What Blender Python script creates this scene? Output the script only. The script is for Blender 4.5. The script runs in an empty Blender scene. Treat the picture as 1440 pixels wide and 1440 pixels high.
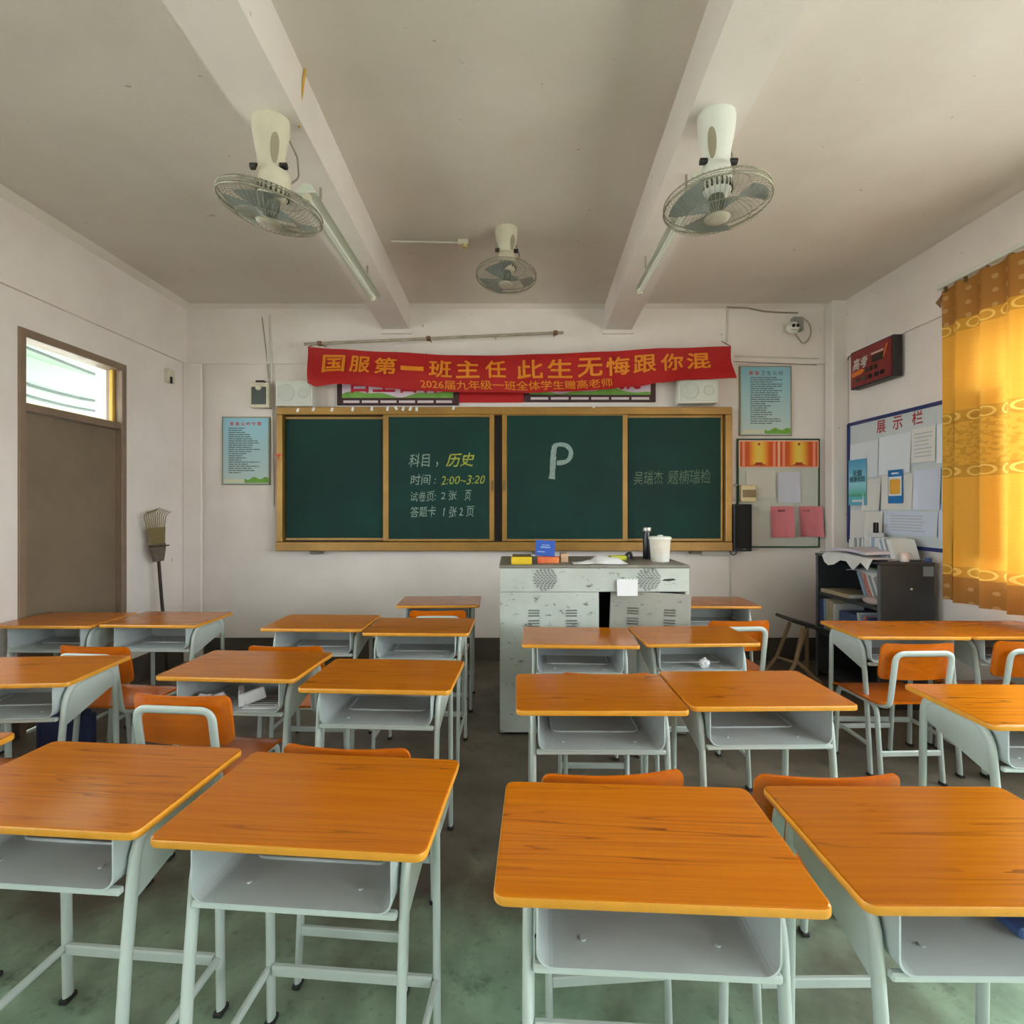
import bpy, bmesh, math, random
from mathutils import Vector, Matrix, noise

random.seed(7)
SC = bpy.context.scene
COL = SC.collection
PI = math.pi

# ------------------------------------------------------------------ camera, world, light, exposure
CAMZ = 1.46
HOR = 713.0
F = 720.0
cam_d = bpy.data.cameras.new('camera')
cam = bpy.data.objects.new('camera', cam_d)
COL.objects.link(cam)
cam.location = (0, 0, CAMZ)
cam.rotation_euler = (PI / 2, 0, 0)
cam_d.sensor_width = 36.0
cam_d.lens = 18.0                      # 90 degrees across the square frame
cam_d.shift_y = (HOR - 720.0) / 1440.0
cam_d.clip_start = 0.02
SC.camera = cam

SC.view_settings.view_transform = 'Standard'
SC.view_settings.look = 'None'
SC.view_settings.gamma = 1.0
SC.view_settings.use_curve_mapping = False
SC.view_settings.exposure = 0.6

world = bpy.data.worlds.new('overcast_sky')
SC.world = world
world.use_nodes = True
bg = world.node_tree.nodes['Background']
bg.inputs[0].default_value = (0.95, 0.98, 1.0, 1)
bg.inputs[1].default_value = 11.0

# room box
XL, XR, YB, YF, ZC = -3.11, 3.12, 4.88, -3.6, 3.378
RBZ = 2.82                             # underside of the ring beam
# window openings (y0, y1, z0, z1)
WIN_R = [(1.75, 3.40, 1.0, 2.6), (-0.75, 1.05, 1.0, 2.6), (-3.1, -1.3, 1.0, 2.6)]
WIN_L = [(1.1, 2.95, 1.0, 2.6), (-1.9, 0.0, 1.0, 2.6)]
DOOR = (3.22, 4.12, 2.60)              # y0, y1, top of transom frame

def portal(name, x, y0, y1, z0, z1, sgn):
    d = bpy.data.lights.new(name, 'AREA')
    d.shape = 'RECTANGLE'
    d.size = z1 - z0
    d.size_y = y1 - y0
    d.cycles.is_portal = True
    o = bpy.data.objects.new(name, d)
    COL.objects.link(o)
    o.location = (x, (y0 + y1) / 2, (z0 + z1) / 2)
    o.rotation_euler = (0, sgn * PI / 2, 0)
for w in WIN_R: portal('window_daylight', XR + 0.26, *w, 1)
for w in WIN_L: portal('window_daylight', XL - 0.26, *w, -1)
portal('window_daylight', XL - 0.26, 3.3, 4.05, 2.12, 2.55, -1)

# ------------------------------------------------------------------ helpers
def bk(u, v, Y=YB):
    """pixel of the photograph -> X, Z on the plane Y (used to read sizes off the back wall)"""
    return (u - 720.0) / F * Y, CAMZ + (HOR - v) / F * Y

def sr(r, g, b):
    def c(x):
        x /= 255.0
        return x / 12.92 if x <= 0.04045 else ((x + 0.055) / 1.055) ** 2.4
    return (c(r), c(g), c(b), 1)

MATS = {}
def mat(name, col, rough=0.6, metal=0.0, var=0.0, vscale=6.0, bump=0.0, bscale=60.0, spec=None, coat=0.0, var2=None):
    if name in MATS: return MATS[name]
    m = bpy.data.materials.new(name); m.use_nodes = True
    nt = m.node_tree; b = nt.nodes['Principled BSDF']
    b.inputs['Base Color'].default_value = col
    b.inputs['Roughness'].default_value = rough
    b.inputs['Metallic'].default_value = metal
    if spec is not None: b.inputs['Specular IOR Level'].default_value = spec
    if coat: b.inputs['Coat Weight'].default_value = coat; b.inputs['Coat Roughness'].default_value = 0.12
    tc = nt.nodes.new('ShaderNodeTexCoord')
    if var > 0:
        n = nt.nodes.new('ShaderNodeTexNoise'); n.inputs['Scale'].default_value = vscale; n.inputs['Detail'].default_value = 6
        n.inputs['Roughness'].default_value = 0.65
        nt.links.new(tc.outputs['Object'], n.inputs['Vector'])
        mr = nt.nodes.new('ShaderNodeMapRange'); mr.inputs[1].default_value = 0.3; mr.inputs[2].default_value = 0.7
        nt.links.new(n.outputs['Fac'], mr.inputs[0])
        mx = nt.nodes.new('ShaderNodeMix'); mx.data_type = 'RGBA'
        d = var2 if var2 else tuple(c * (1 - var) for c in col[:3]) + (1,)
        mx.inputs[6].default_value = d; mx.inputs[7].default_value = col
        nt.links.new(mr.outputs[0], mx.inputs[0]); nt.links.new(mx.outputs[2], b.inputs['Base Color'])
    if bump > 0:
        n2 = nt.nodes.new('ShaderNodeTexNoise'); n2.inputs['Scale'].default_value = bscale; n2.inputs['Detail'].default_value = 4
        nt.links.new(tc.outputs['Object'], n2.inputs['Vector'])
        bp = nt.nodes.new('ShaderNodeBump'); bp.inputs['Strength'].default_value = bump; bp.inputs['Distance'].default_value = 0.01
        nt.links.new(n2.outputs['Fac'], bp.inputs['Height']); nt.links.new(bp.outputs[0], b.inputs['Normal'])
    MATS[name] = m
    return m

class MB:
    """collects geometry; build() links it as ONE mesh object"""
    def __init__(s): s.v = []; s.f = []; s.mi = []; s.sm = []
    def add(s, vs, fs, mi=0, smooth=False, M=None):
        o = len(s.v)
        for p in vs:
            p = Vector(p)
            s.v.append(tuple(M @ p) if M is not None else tuple(p))
        for f in fs:
            s.f.append([i + o for i in f]); s.mi.append(mi); s.sm.append(smooth)
        return s
    def box(s, x0, x1, y0, y1, z0, z1, mi=0, bev=0.0, M=None, seg=1):
        if bev <= 0:
            vs = [(x, y, z) for z in (z0, z1) for y in (y0, y1) for x in (x0, x1)]
            fs = [(0, 2, 3, 1), (4, 5, 7, 6), (0, 1, 5, 4), (2, 6, 7, 3), (0, 4, 6, 2), (1, 3, 7, 5)]
            return s.add(vs, fs, mi, False, M)
        bm = bmesh.new()
        bmesh.ops.create_cube(bm, size=1)
        for v in bm.verts:
            v.co = Vector(((x0 + x1) / 2 + v.co.x * (x1 - x0), (y0 + y1) / 2 + v.co.y * (y1 - y0), (z0 + z1) / 2 + v.co.z * (z1 - z0)))
        bmesh.ops.bevel(bm, geom=bm.edges[:], offset=bev, segments=seg, affect='EDGES', profile=0.5)
        return s.bm(bm, mi, False, M)
    def bm(s, bm, mi=0, smooth=False, M=None):
        bm.verts.index_update()
        s.add([v.co.copy() for v in bm.verts], [[v.index for v in f.verts] for f in bm.faces], mi, smooth, M)
        bm.free(); return s
    def cyl(s, p0, p1, r0, r1=None, n=16, mi=0, caps=True, M=None):
        r1 = r0 if r1 is None else r1
        p0 = Vector(p0); p1 = Vector(p1); d = (p1 - p0).normalized()
        a = d.orthogonal().normalized(); b = d.cross(a)
        vs = []
        for p, r in ((p0, r0), (p1, r1)):
            for i in range(n):
                t = 2 * PI * i / n
                vs.append(p + a * math.cos(t) * r + b * math.sin(t) * r)
        s.add(vs, [(i, (i + 1) % n, n + (i + 1) % n, n + i) for i in range(n)], mi, True, M)
        if caps: s.add(vs, [tuple(range(n - 1, -1, -1)), tuple(range(n, 2 * n))], mi, False, M)
        return s
    def tube(s, pts, r, r2=None, n=8, mi=0, closed=False, up=None, M=None, caps=True):
        """sweep an ellipse (r along 'side', r2 along 'up2') along a polyline"""
        r2 = r if r2 is None else r2
        pts = [Vector(p) for p in pts]; N = len(pts); rings = []
        for i, p in enumerate(pts):
            if closed: d = pts[(i + 1) % N] - pts[i - 1]
            else: d = pts[min(i + 1, N - 1)] - pts[max(i - 1, 0)]
            d.normalize()
            if up is not None: a = Vector(up); a = (a - d * a.dot(d)).normalized()
            elif i == 0: a = d.orthogonal().normalized()
            else: a = (pa - d * pa.dot(d)).normalized()
            pa = a; b = d.cross(a)
            rings.append([p + a * math.cos(2 * PI * k / n) * r + b * math.sin(2 * PI * k / n) * r2 for k in range(n)])
        vs = [q for R in rings for q in R]; fs = []
        for i in range(N if closed else N - 1):
            j = (i + 1) % N
            for k in range(n):
                fs.append((i * n + k, i * n + (k + 1) % n, j * n + (k + 1) % n, j * n + k))
        s.add(vs, fs, mi, True, M)
        if not closed and caps:
            s.add(vs, [tuple(range(n - 1, -1, -1)), tuple(range((N - 1) * n, N * n))], mi, False, M)
        return s
    def lathe(s, prof, n=24, mi=0, M=None, sx=1, sy=1):
        vs = []; fs = []
        for r, z in prof:
            for k in range(n):
                t = 2 * PI * k / n
                vs.append((r * math.cos(t) * sx, r * math.sin(t) * sy, z))
        for i in range(len(prof) - 1):
            for k in range(n):
                fs.append((i * n + k, i * n + (k + 1) % n, (i + 1) * n + (k + 1) % n, (i + 1) * n + k))
        s.add(vs, fs, mi, True, M)
        s.add(vs, [tuple(range(n - 1, -1, -1)), tuple(range((len(prof) - 1) * n, len(prof) * n))], mi, False, M)
        return s
    def prism(s, poly, h0, h1, axis='z', mi=0, M=None, side_mi=None):
        n = len(poly)
        def P(a, b, h): return {'z': (a, b, h), 'y': (a, h, b), 'x': (h, a, b)}[axis]
        vs = [P(a, b, h0) for a, b in poly] + [P(a, b, h1) for a, b in poly]
        s.add(vs, [tuple(range(n - 1, -1, -1)), tuple(range(n, 2 * n))], mi, False, M)
        s.add(vs, [(i, (i + 1) % n, n + (i + 1) % n, n + i) for i in range(n)], mi if side_mi is None else side_mi, False, M)
        return s
    def grid(s, fn, nu, nv, mi=0, smooth=True, thick=None, M=None):
        vs = [fn(i / nu, j / nv) for j in range(nv + 1) for i in range(nu + 1)]
        fs = [(j * (nu + 1) + i, j * (nu + 1) + i + 1, (j + 1) * (nu + 1) + i + 1, (j + 1) * (nu + 1) + i) for j in range(nv) for i in range(nu)]
        if thick is None: return s.add(vs, fs, mi, smooth, M)
        th = Vector(thick); n = len(vs)
        vs2 = [Vector(p) + th for p in vs]
        s.add(vs + vs2, fs + [tuple(reversed([i + n for i in f])) for f in fs], mi, smooth, M)
        rim = [i for i in range(nu + 1)] + [(j + 1) * (nu + 1) - 1 for j in range(1, nv + 1)] + \
              [nv * (nu + 1) + i for i in range(nu - 1, -1, -1)] + [j * (nu + 1) for j in range(nv - 1, 0, -1)]
        m = len(rim)
        return s.add(vs + vs2, [(rim[k], rim[k] + n, rim[(k + 1) % m] + n, rim[(k + 1) % m]) for k in range(m)], mi, False, M)
    def build(s, name, mats, parent=None, loc=None):
        me = bpy.data.meshes.new(name)
        me.from_pydata(s.v, [], s.f)
        bm = bmesh.new(); bm.from_mesh(me)
        bmesh.ops.delete(bm, geom=[v for v in bm.verts if not v.link_faces], context='VERTS')
        bmesh.ops.recalc_face_normals(bm, faces=bm.faces)
        bm.to_mesh(me); bm.free()
        if len(me.polygons) == len(s.f):
            me.polygons.foreach_set('material_index', s.mi); me.polygons.foreach_set('use_smooth', s.sm)
        else:
            for p in me.polygons: p.use_smooth = False
        if not isinstance(mats, (list, tuple)): mats = [mats]
        for m in mats: me.materials.append(m)
        o = bpy.data.objects.new(name, me)
        COL.objects.link(o)
        if parent is not None: o.parent = parent
        if loc is not None: o.location = loc
        return o

def tag(o, label, cat, group=None):
    o['label'] = label; o['category'] = cat
    if group: o['group'] = group
    return o
def struct(o, label=None):
    o['kind'] = 'structure'
    if label: o['label'] = label
    return o
def empty(name, loc=(0, 0, 0), rz=0.0):
    o = bpy.data.objects.new(name, None); COL.objects.link(o)
    o.empty_display_size = 0.1
    o.location = loc; o.rotation_euler = (0, 0, rz)
    return o
def copy_tree(o, parent=None):
    c = o.copy(); COL.objects.link(c); c.parent = parent
    for ch in list(o.children): copy_tree(ch, c)
    return c
def arc(cx, cy, r, a0, a1, n):
    return [(cx + r * math.cos(math.radians(a0 + (a1 - a0) * i / n)), cy + r * math.sin(math.radians(a0 + (a1 - a0) * i / n))) for i in range(n + 1)]
def rrect(x0, x1, y0, y1, r, n=4):
    return arc(x1 - r, y1 - r, r, 0, 90, n) + arc(x0 + r, y1 - r, r, 90, 180, n) + arc(x0 + r, y0 + r, r, 180, 270, n) + arc(x1 - r, y0 + r, r, 270, 360, n)

def fillet(pts, r, n=5):
    """round the corners of an open polyline; r is one radius or a list for inner points"""
    pts = [Vector(p) for p in pts]; out = [pts[0]]
    for i in range(1, len(pts) - 1):
        rr = r[i - 1] if isinstance(r, (list, tuple)) else r
        a = (pts[i - 1] - pts[i]); b = (pts[i + 1] - pts[i])
        la, lb = a.length, b.length; a.normalize(); b.normalize()
        ang = a.angle(b); t = min(rr / math.tan(ang / 2), la * 0.49, lb * 0.49)
        p0 = pts[i] + a * t; p1 = pts[i] + b * t
        for k in range(n + 1):
            s = k / n
            out.append(p0 * (1 - s) ** 2 + pts[i] * 2 * s * (1 - s) + p1 * s * s)
    out.append(pts[-1]); return out

def text_geo(body, size=1.0, bold=0.0, shear=0.0, spacing=1.0, align='CENTER'):
    cu = bpy.data.curves.new('lettering', 'FONT')
    cu.body = body; cu.size = size; cu.align_x = align; cu.align_y = 'CENTER'
    cu.shear = shear; cu.space_character = spacing; cu.resolution_u = 2
    cu.fill_mode = 'FRONT'
    ob = bpy.data.objects.new('lettering', cu); COL.objects.link(ob)
    dg = bpy.context.evaluated_depsgraph_get()
    me = bpy.data.meshes.new_from_object(ob.evaluated_get(dg))
    vs = [v.co.copy() for v in me.vertices]; fs = [list(p.vertices) for p in me.polygons]
    bpy.data.objects.remove(ob); bpy.data.curves.remove(cu); bpy.data.meshes.remove(me)
    if bold > 0.002:                    # heavier strokes: the outline laid down again, shifted a little
        v0, f0 = vs, fs; vs, fs = [], []
        for k, (dx, dy) in enumerate(((0, 0), (1, 0), (-1, 0), (0, 1), (0, -1), (0.7, 0.7), (-0.7, 0.7), (0.7, -0.7), (-0.7, -0.7))):
            o = len(vs); vs += [v + Vector((dx * bold * size, dy * bold * size, k * 1e-4)) for v in v0]; fs += [[i + o for i in f] for f in f0]
    return vs, fs
def fit_text(body, w, h=None, **k):
    """lettering fitted into a box w x h centred on 0,0"""
    vs, fs = text_geo(body, **k)
    if not vs: return [], []
    x0 = min(v.x for v in vs); x1 = max(v.x for v in vs); y0 = min(v.y for v in vs); y1 = max(v.y for v in vs)
    sx = w / max(x1 - x0, 1e-6); sy = (h / max(y1 - y0, 1e-6)) if h else sx
    return [Vector(((v.x - (x0 + x1) / 2) * sx, (v.y - (y0 + y1) / 2) * sy, v.z)) for v in vs], fs
def on_back(vs, X, Z, Y): return [(X + v.x, Y - v.z, Z + v.y) for v in vs]
def on_right(vs, Yc, Z, X): return [(X - v.z, Yc - v.x, Z + v.y) for v in vs]
def lettering(name, vs, fs, m, parent):
    mb = MB(); mb.add(vs, fs); me = bpy.data.meshes.new(name); me.from_pydata(mb.v, [], mb.f)
    me.materials.append(m); o = bpy.data.objects.new(name, me); COL.objects.link(o); o.parent = parent
    return o

# ------------------------------------------------------------------ materials
def plaster(name, col, dirt, scale=1.6, amount=0.5):
    m = bpy.data.materials.new(name); m.use_nodes = True; nt = m.node_tree; b = nt.nodes['Principled BSDF']
    b.inputs['Roughness'].default_value = 0.85; b.inputs['Specular IOR Level'].default_value = 0.2
    tc = nt.nodes.new('ShaderNodeTexCoord')
    n1 = nt.nodes.new('ShaderNodeTexNoise'); n1.inputs['Scale'].default_value = scale; n1.inputs['Detail'].default_value = 7; n1.inputs['Roughness'].default_value = 0.62
    nt.links.new(tc.outputs['Object'], n1.inputs['Vector'])
    r1 = nt.nodes.new('ShaderNodeMapRange'); r1.inputs[1].default_value = 0.42; r1.inputs[2].default_value = 0.75; r1.inputs[4].default_value = amount
    nt.links.new(n1.outputs['Fac'], r1.inputs[0])
    mx = nt.nodes.new('ShaderNodeMix'); mx.data_type = 'RGBA'; mx.inputs[6].default_value = col; mx.inputs[7].default_value = dirt
    nt.links.new(r1.outputs[0], mx.inputs[0])
    # small dark specks
    n2 = nt.nodes.new('ShaderNodeTexNoise'); n2.inputs['Scale'].default_value = 17; n2.inputs['Detail'].default_value = 3
    nt.links.new(tc.outputs['Object'], n2.inputs['Vector'])
    r2 = nt.nodes.new('ShaderNodeMapRange'); r2.inputs[1].default_value = 0.735; r2.inputs[2].default_value = 0.78; r2.inputs[4].default_value = 0.45
    nt.links.new(n2.outputs['Fac'], r2.inputs[0])
    m2 = nt.nodes.new('ShaderNodeMix'); m2.data_type = 'RGBA'; m2.inputs[7].default_value = sr(105, 95, 85)
    nt.links.new(r2.outputs[0], m2.inputs[0]); nt.links.new(mx.outputs[2], m2.inputs[6])
    nt.links.new(m2.outputs[2], b.inputs['Base Color'])
    n3 = nt.nodes.new('ShaderNodeTexNoise'); n3.inputs['Scale'].default_value = 45; n3.inputs['Detail'].default_value = 5
    nt.links.new(tc.outputs['Object'], n3.inputs['Vector'])
    bp = nt.nodes.new('ShaderNodeBump'); bp.inputs['Strength'].default_value = 0.12; bp.inputs['Distance'].default_value = 0.01
    nt.links.new(n3.outputs['Fac'], bp.inputs['Height']); nt.links.new(bp.outputs[0], b.inputs['Normal'])
    MATS[name] = m; return m

M_WALL = plaster('whitewash', sr(240, 231, 227), sr(218, 206, 199))
M_CEIL = plaster('ceiling_plaster', sr(228, 219, 211), sr(206, 194, 182), 0.9, 0.6)
M_BEAM = plaster('beam_plaster', sr(232, 223, 218), sr(210, 198, 189), 1.2, 0.5)
M_DADO = mat('dado_paint', sr(92, 84, 76), 0.7, var=0.45, vscale=5)

def floor_material():
    m = bpy.data.materials.new('worn_floor'); m.use_nodes = True; nt = m.node_tree; b = nt.nodes['Principled BSDF']
    L = nt.links.new; N = nt.nodes.new
    tc = N('ShaderNodeTexCoord')
    def noi(scale, det=6, ro=0.6):
        n = N('ShaderNodeTexNoise'); n.inputs['Scale'].default_value = scale; n.inputs['Detail'].default_value = det; n.inputs['Roughness'].default_value = ro
        L(tc.outputs['Object'], n.inputs['Vector']); return n.outputs['Fac']
    def ramp(src, a, b_, lo=0, hi=1):
        r = N('ShaderNodeMapRange'); r.inputs[1].default_value = a; r.inputs[2].default_value = b_; r.inputs[3].default_value = lo; r.inputs[4].default_value = hi
        L(src, r.inputs[0]); return r.outputs[0]
    def mix(f, c0, c1):
        x = N('ShaderNodeMix'); x.data_type = 'RGBA'
        if hasattr(f, 'links'): L(f, x.inputs[0])
        else: x.inputs[0].default_value = f
        for i, c in ((6, c0), (7, c1)):
            if hasattr(c, 'links'): L(c, x.inputs[i])
            else: x.inputs[i].default_value = c
        return x.outputs[2]
    conc = mix(ramp(noi(2.2), 0.3, 0.7), sr(90, 82, 70), sr(122, 114, 101))
    # remains of green floor paint, kept where fewer feet walk
    sx = N('ShaderNodeSeparateXYZ'); L(tc.outputs['Object'], sx.inputs[0])
    yv = N('ShaderNodeMath'); yv.operation = 'MULTIPLY_ADD'; yv.inputs[1].default_value = -0.36; yv.inputs[2].default_value = 1.12
    L(sx.outputs['Y'], yv.inputs[0])
    ad = N('ShaderNodeMath'); ad.operation = 'ADD'; L(yv.outputs[0], ad.inputs[0]); L(noi(1.1, 5), ad.inputs[1])
    green = mix(ramp(noi(9), 0.35, 0.7), sr(132, 166, 142), sr(168, 200, 174))
    c = mix(ramp(ad.outputs[0], 0.85, 1.15), conc, green)
    c = mix(ramp(noi(4.3, 8, 0.7), 0.58, 0.72, 0, 0.75), c, sr(58, 54, 46))
    c = mix(ramp(noi(30, 4), 0.6, 0.75, 0, 0.5), c, sr(70, 66, 58))
    L(c, b.inputs['Base Color'])
    L(ramp(noi(6), 0.3, 0.7, 0.35, 0.65), b.inputs['Roughness'])
    bp = N('ShaderNodeBump'); bp.inputs['Strength'].default_value = 0.25; bp.inputs['Distance'].default_value = 0.01
    L(noi(25, 6), bp.inputs['Height']); L(bp.outputs[0], b.inputs['Normal'])
    return m
M_FLOOR = floor_material()

def wood_top(name, base, light, dark, streak=0.75, objrand=True):
    m = bpy.data.materials.new(name); m.use_nodes = True; nt = m.node_tree; b = nt.nodes['Principled BSDF']
    L = nt.links.new; N = nt.nodes.new
    tc = N('ShaderNodeTexCoord'); oi = N('ShaderNodeObjectInfo')
    off = N('ShaderNodeVectorMath'); off.operation = 'ADD'
    cv = N('ShaderNodeCombineXYZ')
    mu = N('ShaderNodeMath'); mu.operation = 'MULTIPLY'; mu.inputs[1].default_value = 37.0
    L(oi.outputs['Random'], mu.inputs[0]); L(mu.outputs[0], cv.inputs[0]); L(mu.outputs[0], cv.inputs[1])
    L(tc.outputs['Object'], off.inputs[0]); L(cv.outputs[0], off.inputs[1])
    mp = N('ShaderNodeMapping'); mp.inputs['Scale'].default_value = (0.42, 11.0, 8.0); L(off.outputs[0], mp.inputs[0])
    n1 = N('ShaderNodeTexNoise'); n1.inputs['Scale'].default_value = 1.0; n1.inputs['Detail'].default_value = 3; n1.inputs['Roughness'].default_value = 0.5
    L(mp.outputs[0], n1.inputs['Vector'])
    # contour lines of the stretched noise give the cathedral grain
    ml = N('ShaderNodeMath'); ml.operation = 'MULTIPLY'; ml.inputs[1].default_value = 12.0; L(n1.outputs['Fac'], ml.inputs[0])
    fr = N('ShaderNodeMath'); fr.operation = 'FRACT'; L(ml.outputs[0], fr.inputs[0])
    rg = N('ShaderNodeMapRange'); rg.inputs[1].default_value = 0.84; rg.inputs[2].default_value = 1.0; rg.inputs[4].default_value = 1.0; L(fr.outputs[0], rg.inputs[0])
    mp2 = N('ShaderNodeMapping'); mp2.inputs['Scale'].default_value = (0.8, 5.0, 5.0); L(off.outputs[0], mp2.inputs[0])
    n2 = N('ShaderNodeTexNoise'); n2.inputs['Scale'].default_value = 1.3; n2.inputs['Detail'].default_value = 2; L(mp2.outputs[0], n2.inputs['Vector'])
    rg2 = N('ShaderNodeMapRange'); rg2.inputs[1].default_value = 0.42; rg2.inputs[2].default_value = 0.60; rg2.inputs[4].default_value = streak; L(n2.outputs['Fac'], rg2.inputs[0])
    mm = N('ShaderNodeMath'); mm.operation = 'MULTIPLY'; L(rg.outputs[0], mm.inputs[0]); L(rg2.outputs[0], mm.inputs[1])
    mp3 = N('ShaderNodeMapping'); mp3.inputs['Scale'].default_value = (3.0, 90.0, 20.0); L(off.outputs[0], mp3.inputs[0])
    n3 = N('ShaderNodeTexNoise'); n3.inputs['Scale'].default_value = 1.0; n3.inputs['Detail'].default_value = 4; L(mp3.outputs[0], n3.inputs['Vector'])
    r3 = N('ShaderNodeMapRange'); r3.inputs[1].default_value = 0.3; r3.inputs[2].default_value = 0.7; L(n3.outputs['Fac'], r3.inputs[0])
    c0 = N('ShaderNodeMix'); c0.data_type = 'RGBA'; c0.inputs[6].default_value = base; c0.inputs[7].default_value = light; L(r3.outputs[0], c0.inputs[0])
    # tone differs from desk to desk
    hs = N('ShaderNodeHueSaturation'); rv = N('ShaderNodeMapRange'); rv.inputs[3].default_value = 0.88; rv.inputs[4].default_value = 1.12
    L(oi.outputs['Random'], rv.inputs[0]); L(rv.outputs[0], hs.inputs['Value']); L(c0.outputs[2], hs.inputs['Color'])
    c1 = N('ShaderNodeMix'); c1.data_type = 'RGBA'; c1.inputs[7].default_value = dark; L(hs.outputs[0], c1.inputs[6]); L(mm.outputs[0], c1.inputs[0])
    L(c1.outputs[2], b.inputs['Base Color'])
    b.inputs['Roughness'].default_value = 0.17
    b.inputs['Specular IOR Level'].default_value = 0.4
    MATS[name] = m; return m
M_TOP = wood_top('varnished_laminate', sr(178, 95, 3), sr(192, 110, 6), sr(88, 34, 3), 0.85)
M_PLY = wood_top('varnished_plywood', sr(190, 90, 6), sr(204, 104, 12), sr(126, 52, 6), 0.4)
M_EDGE = mat('edge_banding', sr(222, 152, 44), 0.35, var=0.15, vscale=20)
M_STEEL = mat('painted_steel', sr(196, 206, 202), 0.42, var=0.10, vscale=7)
M_TRAY = mat('tray_steel', sr(190, 200, 202), 0.45, var=0.10, vscale=9)
M_CAP = mat('black_rubber', sr(40, 40, 40), 0.7)
M_WHITE = mat('white_plastic', sr(226, 226, 218), 0.4, var=0.06)
M_CREAM = mat('aged_plastic', sr(222, 214, 192), 0.45, var=0.15, vscale=9)
M_BLACK = mat('black_plastic', sr(26, 25, 26), 0.45)
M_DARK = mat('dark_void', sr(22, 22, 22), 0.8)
M_PAPER = mat('white_paper', sr(232, 232, 236), 0.8, var=0.05, vscale=3)
M_GOLD = mat('anodised_frame', sr(170, 128, 62), 0.38, 0.35, var=0.3, vscale=4)
M_BOARD = mat('chalkboard_green', sr(16, 62, 54), 0.6, var=0.5, vscale=2.0, var2=sr(26, 48, 46), spec=0.2)
M_CHALK = mat('white_chalk', sr(168, 182, 174), 0.9, var=0.5, vscale=50, var2=sr(88, 116, 106))
M_CHALKY = mat('yellow_chalk', sr(190, 190, 70), 0.9, var=0.4, vscale=50, var2=sr(110, 128, 60))
M_CHALKD = mat('faint_chalk', sr(120, 136, 112), 0.9, var=0.5, vscale=50, var2=sr(60, 88, 70))
M_RED = mat('red_cloth', sr(176, 14, 16), 0.75, var=0.2, vscale=3)
M_YEL = mat('banner_ink', sr(220, 130, 14), 0.7)
M_BAMBOO = mat('bamboo', sr(160, 140, 96), 0.6, var=0.3, vscale=20)
M_STICK = mat('dark_stick', sr(64, 48, 38), 0.6, var=0.5, vscale=18)
M_DOOR = mat('door_paint', sr(136, 118, 98), 0.55, var=0.25, vscale=2.5, bump=0.05)
M_DFRAME = mat('door_frame_paint', sr(148, 124, 104), 0.55, var=0.3, vscale=5)
M_GREYMETAL = mat('dark_grey_steel', sr(62, 64, 68), 0.5, var=0.15, vscale=5)
M_TUBE = mat('lamp_tube', sr(236, 240, 232), 0.25)
M_NAVY = mat('navy_frame', sr(44, 52, 110), 0.5)

def scuffed(name, col, scuff, amount):
    m = bpy.data.materials.new(name); m.use_nodes = True; nt = m.node_tree; b = nt.nodes['Principled BSDF']
    L = nt.links.new; N = nt.nodes.new
    tc = N('ShaderNodeTexCoord')
    mp = N('ShaderNodeMapping'); mp.inputs['Scale'].default_value = (8, 8, 16); mp.inputs['Rotation'].default_value = (0, 0.5, 0); L(tc.outputs['Object'], mp.inputs[0])
    n = N('ShaderNodeTexNoise'); n.inputs['Scale'].default_value = 1.6; n.inputs['Detail'].default_value = 8; n.inputs['Roughness'].default_value = 0.7; L(mp.outputs[0], n.inputs['Vector'])
    r = N('ShaderNodeMapRange'); r.inputs[1].default_value = 0.585; r.inputs[2].default_value = 0.66; r.inputs[4].default_value = amount; L(n.outputs['Fac'], r.inputs[0])
    n2 = N('ShaderNodeTexNoise'); n2.inputs['Scale'].default_value = 3; n2.inputs['Detail'].default_value = 6; L(tc.outputs['Object'], n2.inputs['Vector'])
    r2 = N('ShaderNodeMapRange'); r2.inputs[1].default_value = 0.35; r2.inputs[2].default_value = 0.75; r2.inputs[4].default_value = 0.6; L(n2.outputs['Fac'], r2.inputs[0])
    c0 = N('ShaderNodeMix'); c0.data_type = 'RGBA'; c0.inputs[6].default_value = col; c0.inputs[7].default_value = tuple(c * 0.55 for c in col[:3]) + (1,); L(r2.outputs[0], c0.inputs[0])
    c1 = N('ShaderNodeMix'); c1.data_type = 'RGBA'; c1.inputs[7].default_value = scuff; L(c0.outputs[2], c1.inputs[6]); L(r.outputs[0], c1.inputs[0])
    L(c1.outputs[2], b.inputs['Base Color']); b.inputs['Roughness'].default_value = 0.5
    MATS[name] = m; return m
M_LECT = scuffed('scuffed_lectern_paint', sr(190, 196, 190), sr(52, 52, 50), 0.75)
M_LDOOR = scuffed('scuffed_door_paint', sr(160, 158, 150), sr(60, 56, 52), 0.6)

def thin_glass():
    m = bpy.data.materials.new('thin_glass'); m.use_nodes = True; nt = m.node_tree
    nt.nodes.remove(nt.nodes['Principled BSDF'])
    t = nt.nodes.new('ShaderNodeBsdfTransparent'); g = nt.nodes.new('ShaderNodeBsdfGlossy'); g.inputs['Roughness'].default_value = 0.03
    t.inputs[0].default_value = (0.95, 0.98, 0.97, 1)
    x = nt.nodes.new('ShaderNodeMixShader'); x.inputs[0].default_value = 0.06
    nt.links.new(t.outputs[0], x.inputs[1]); nt.links.new(g.outputs[0], x.inputs[2])
    nt.links.new(x.outputs[0], nt.nodes['Material Output'].inputs[0])
    return m
M_GLASS = thin_glass()

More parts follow.
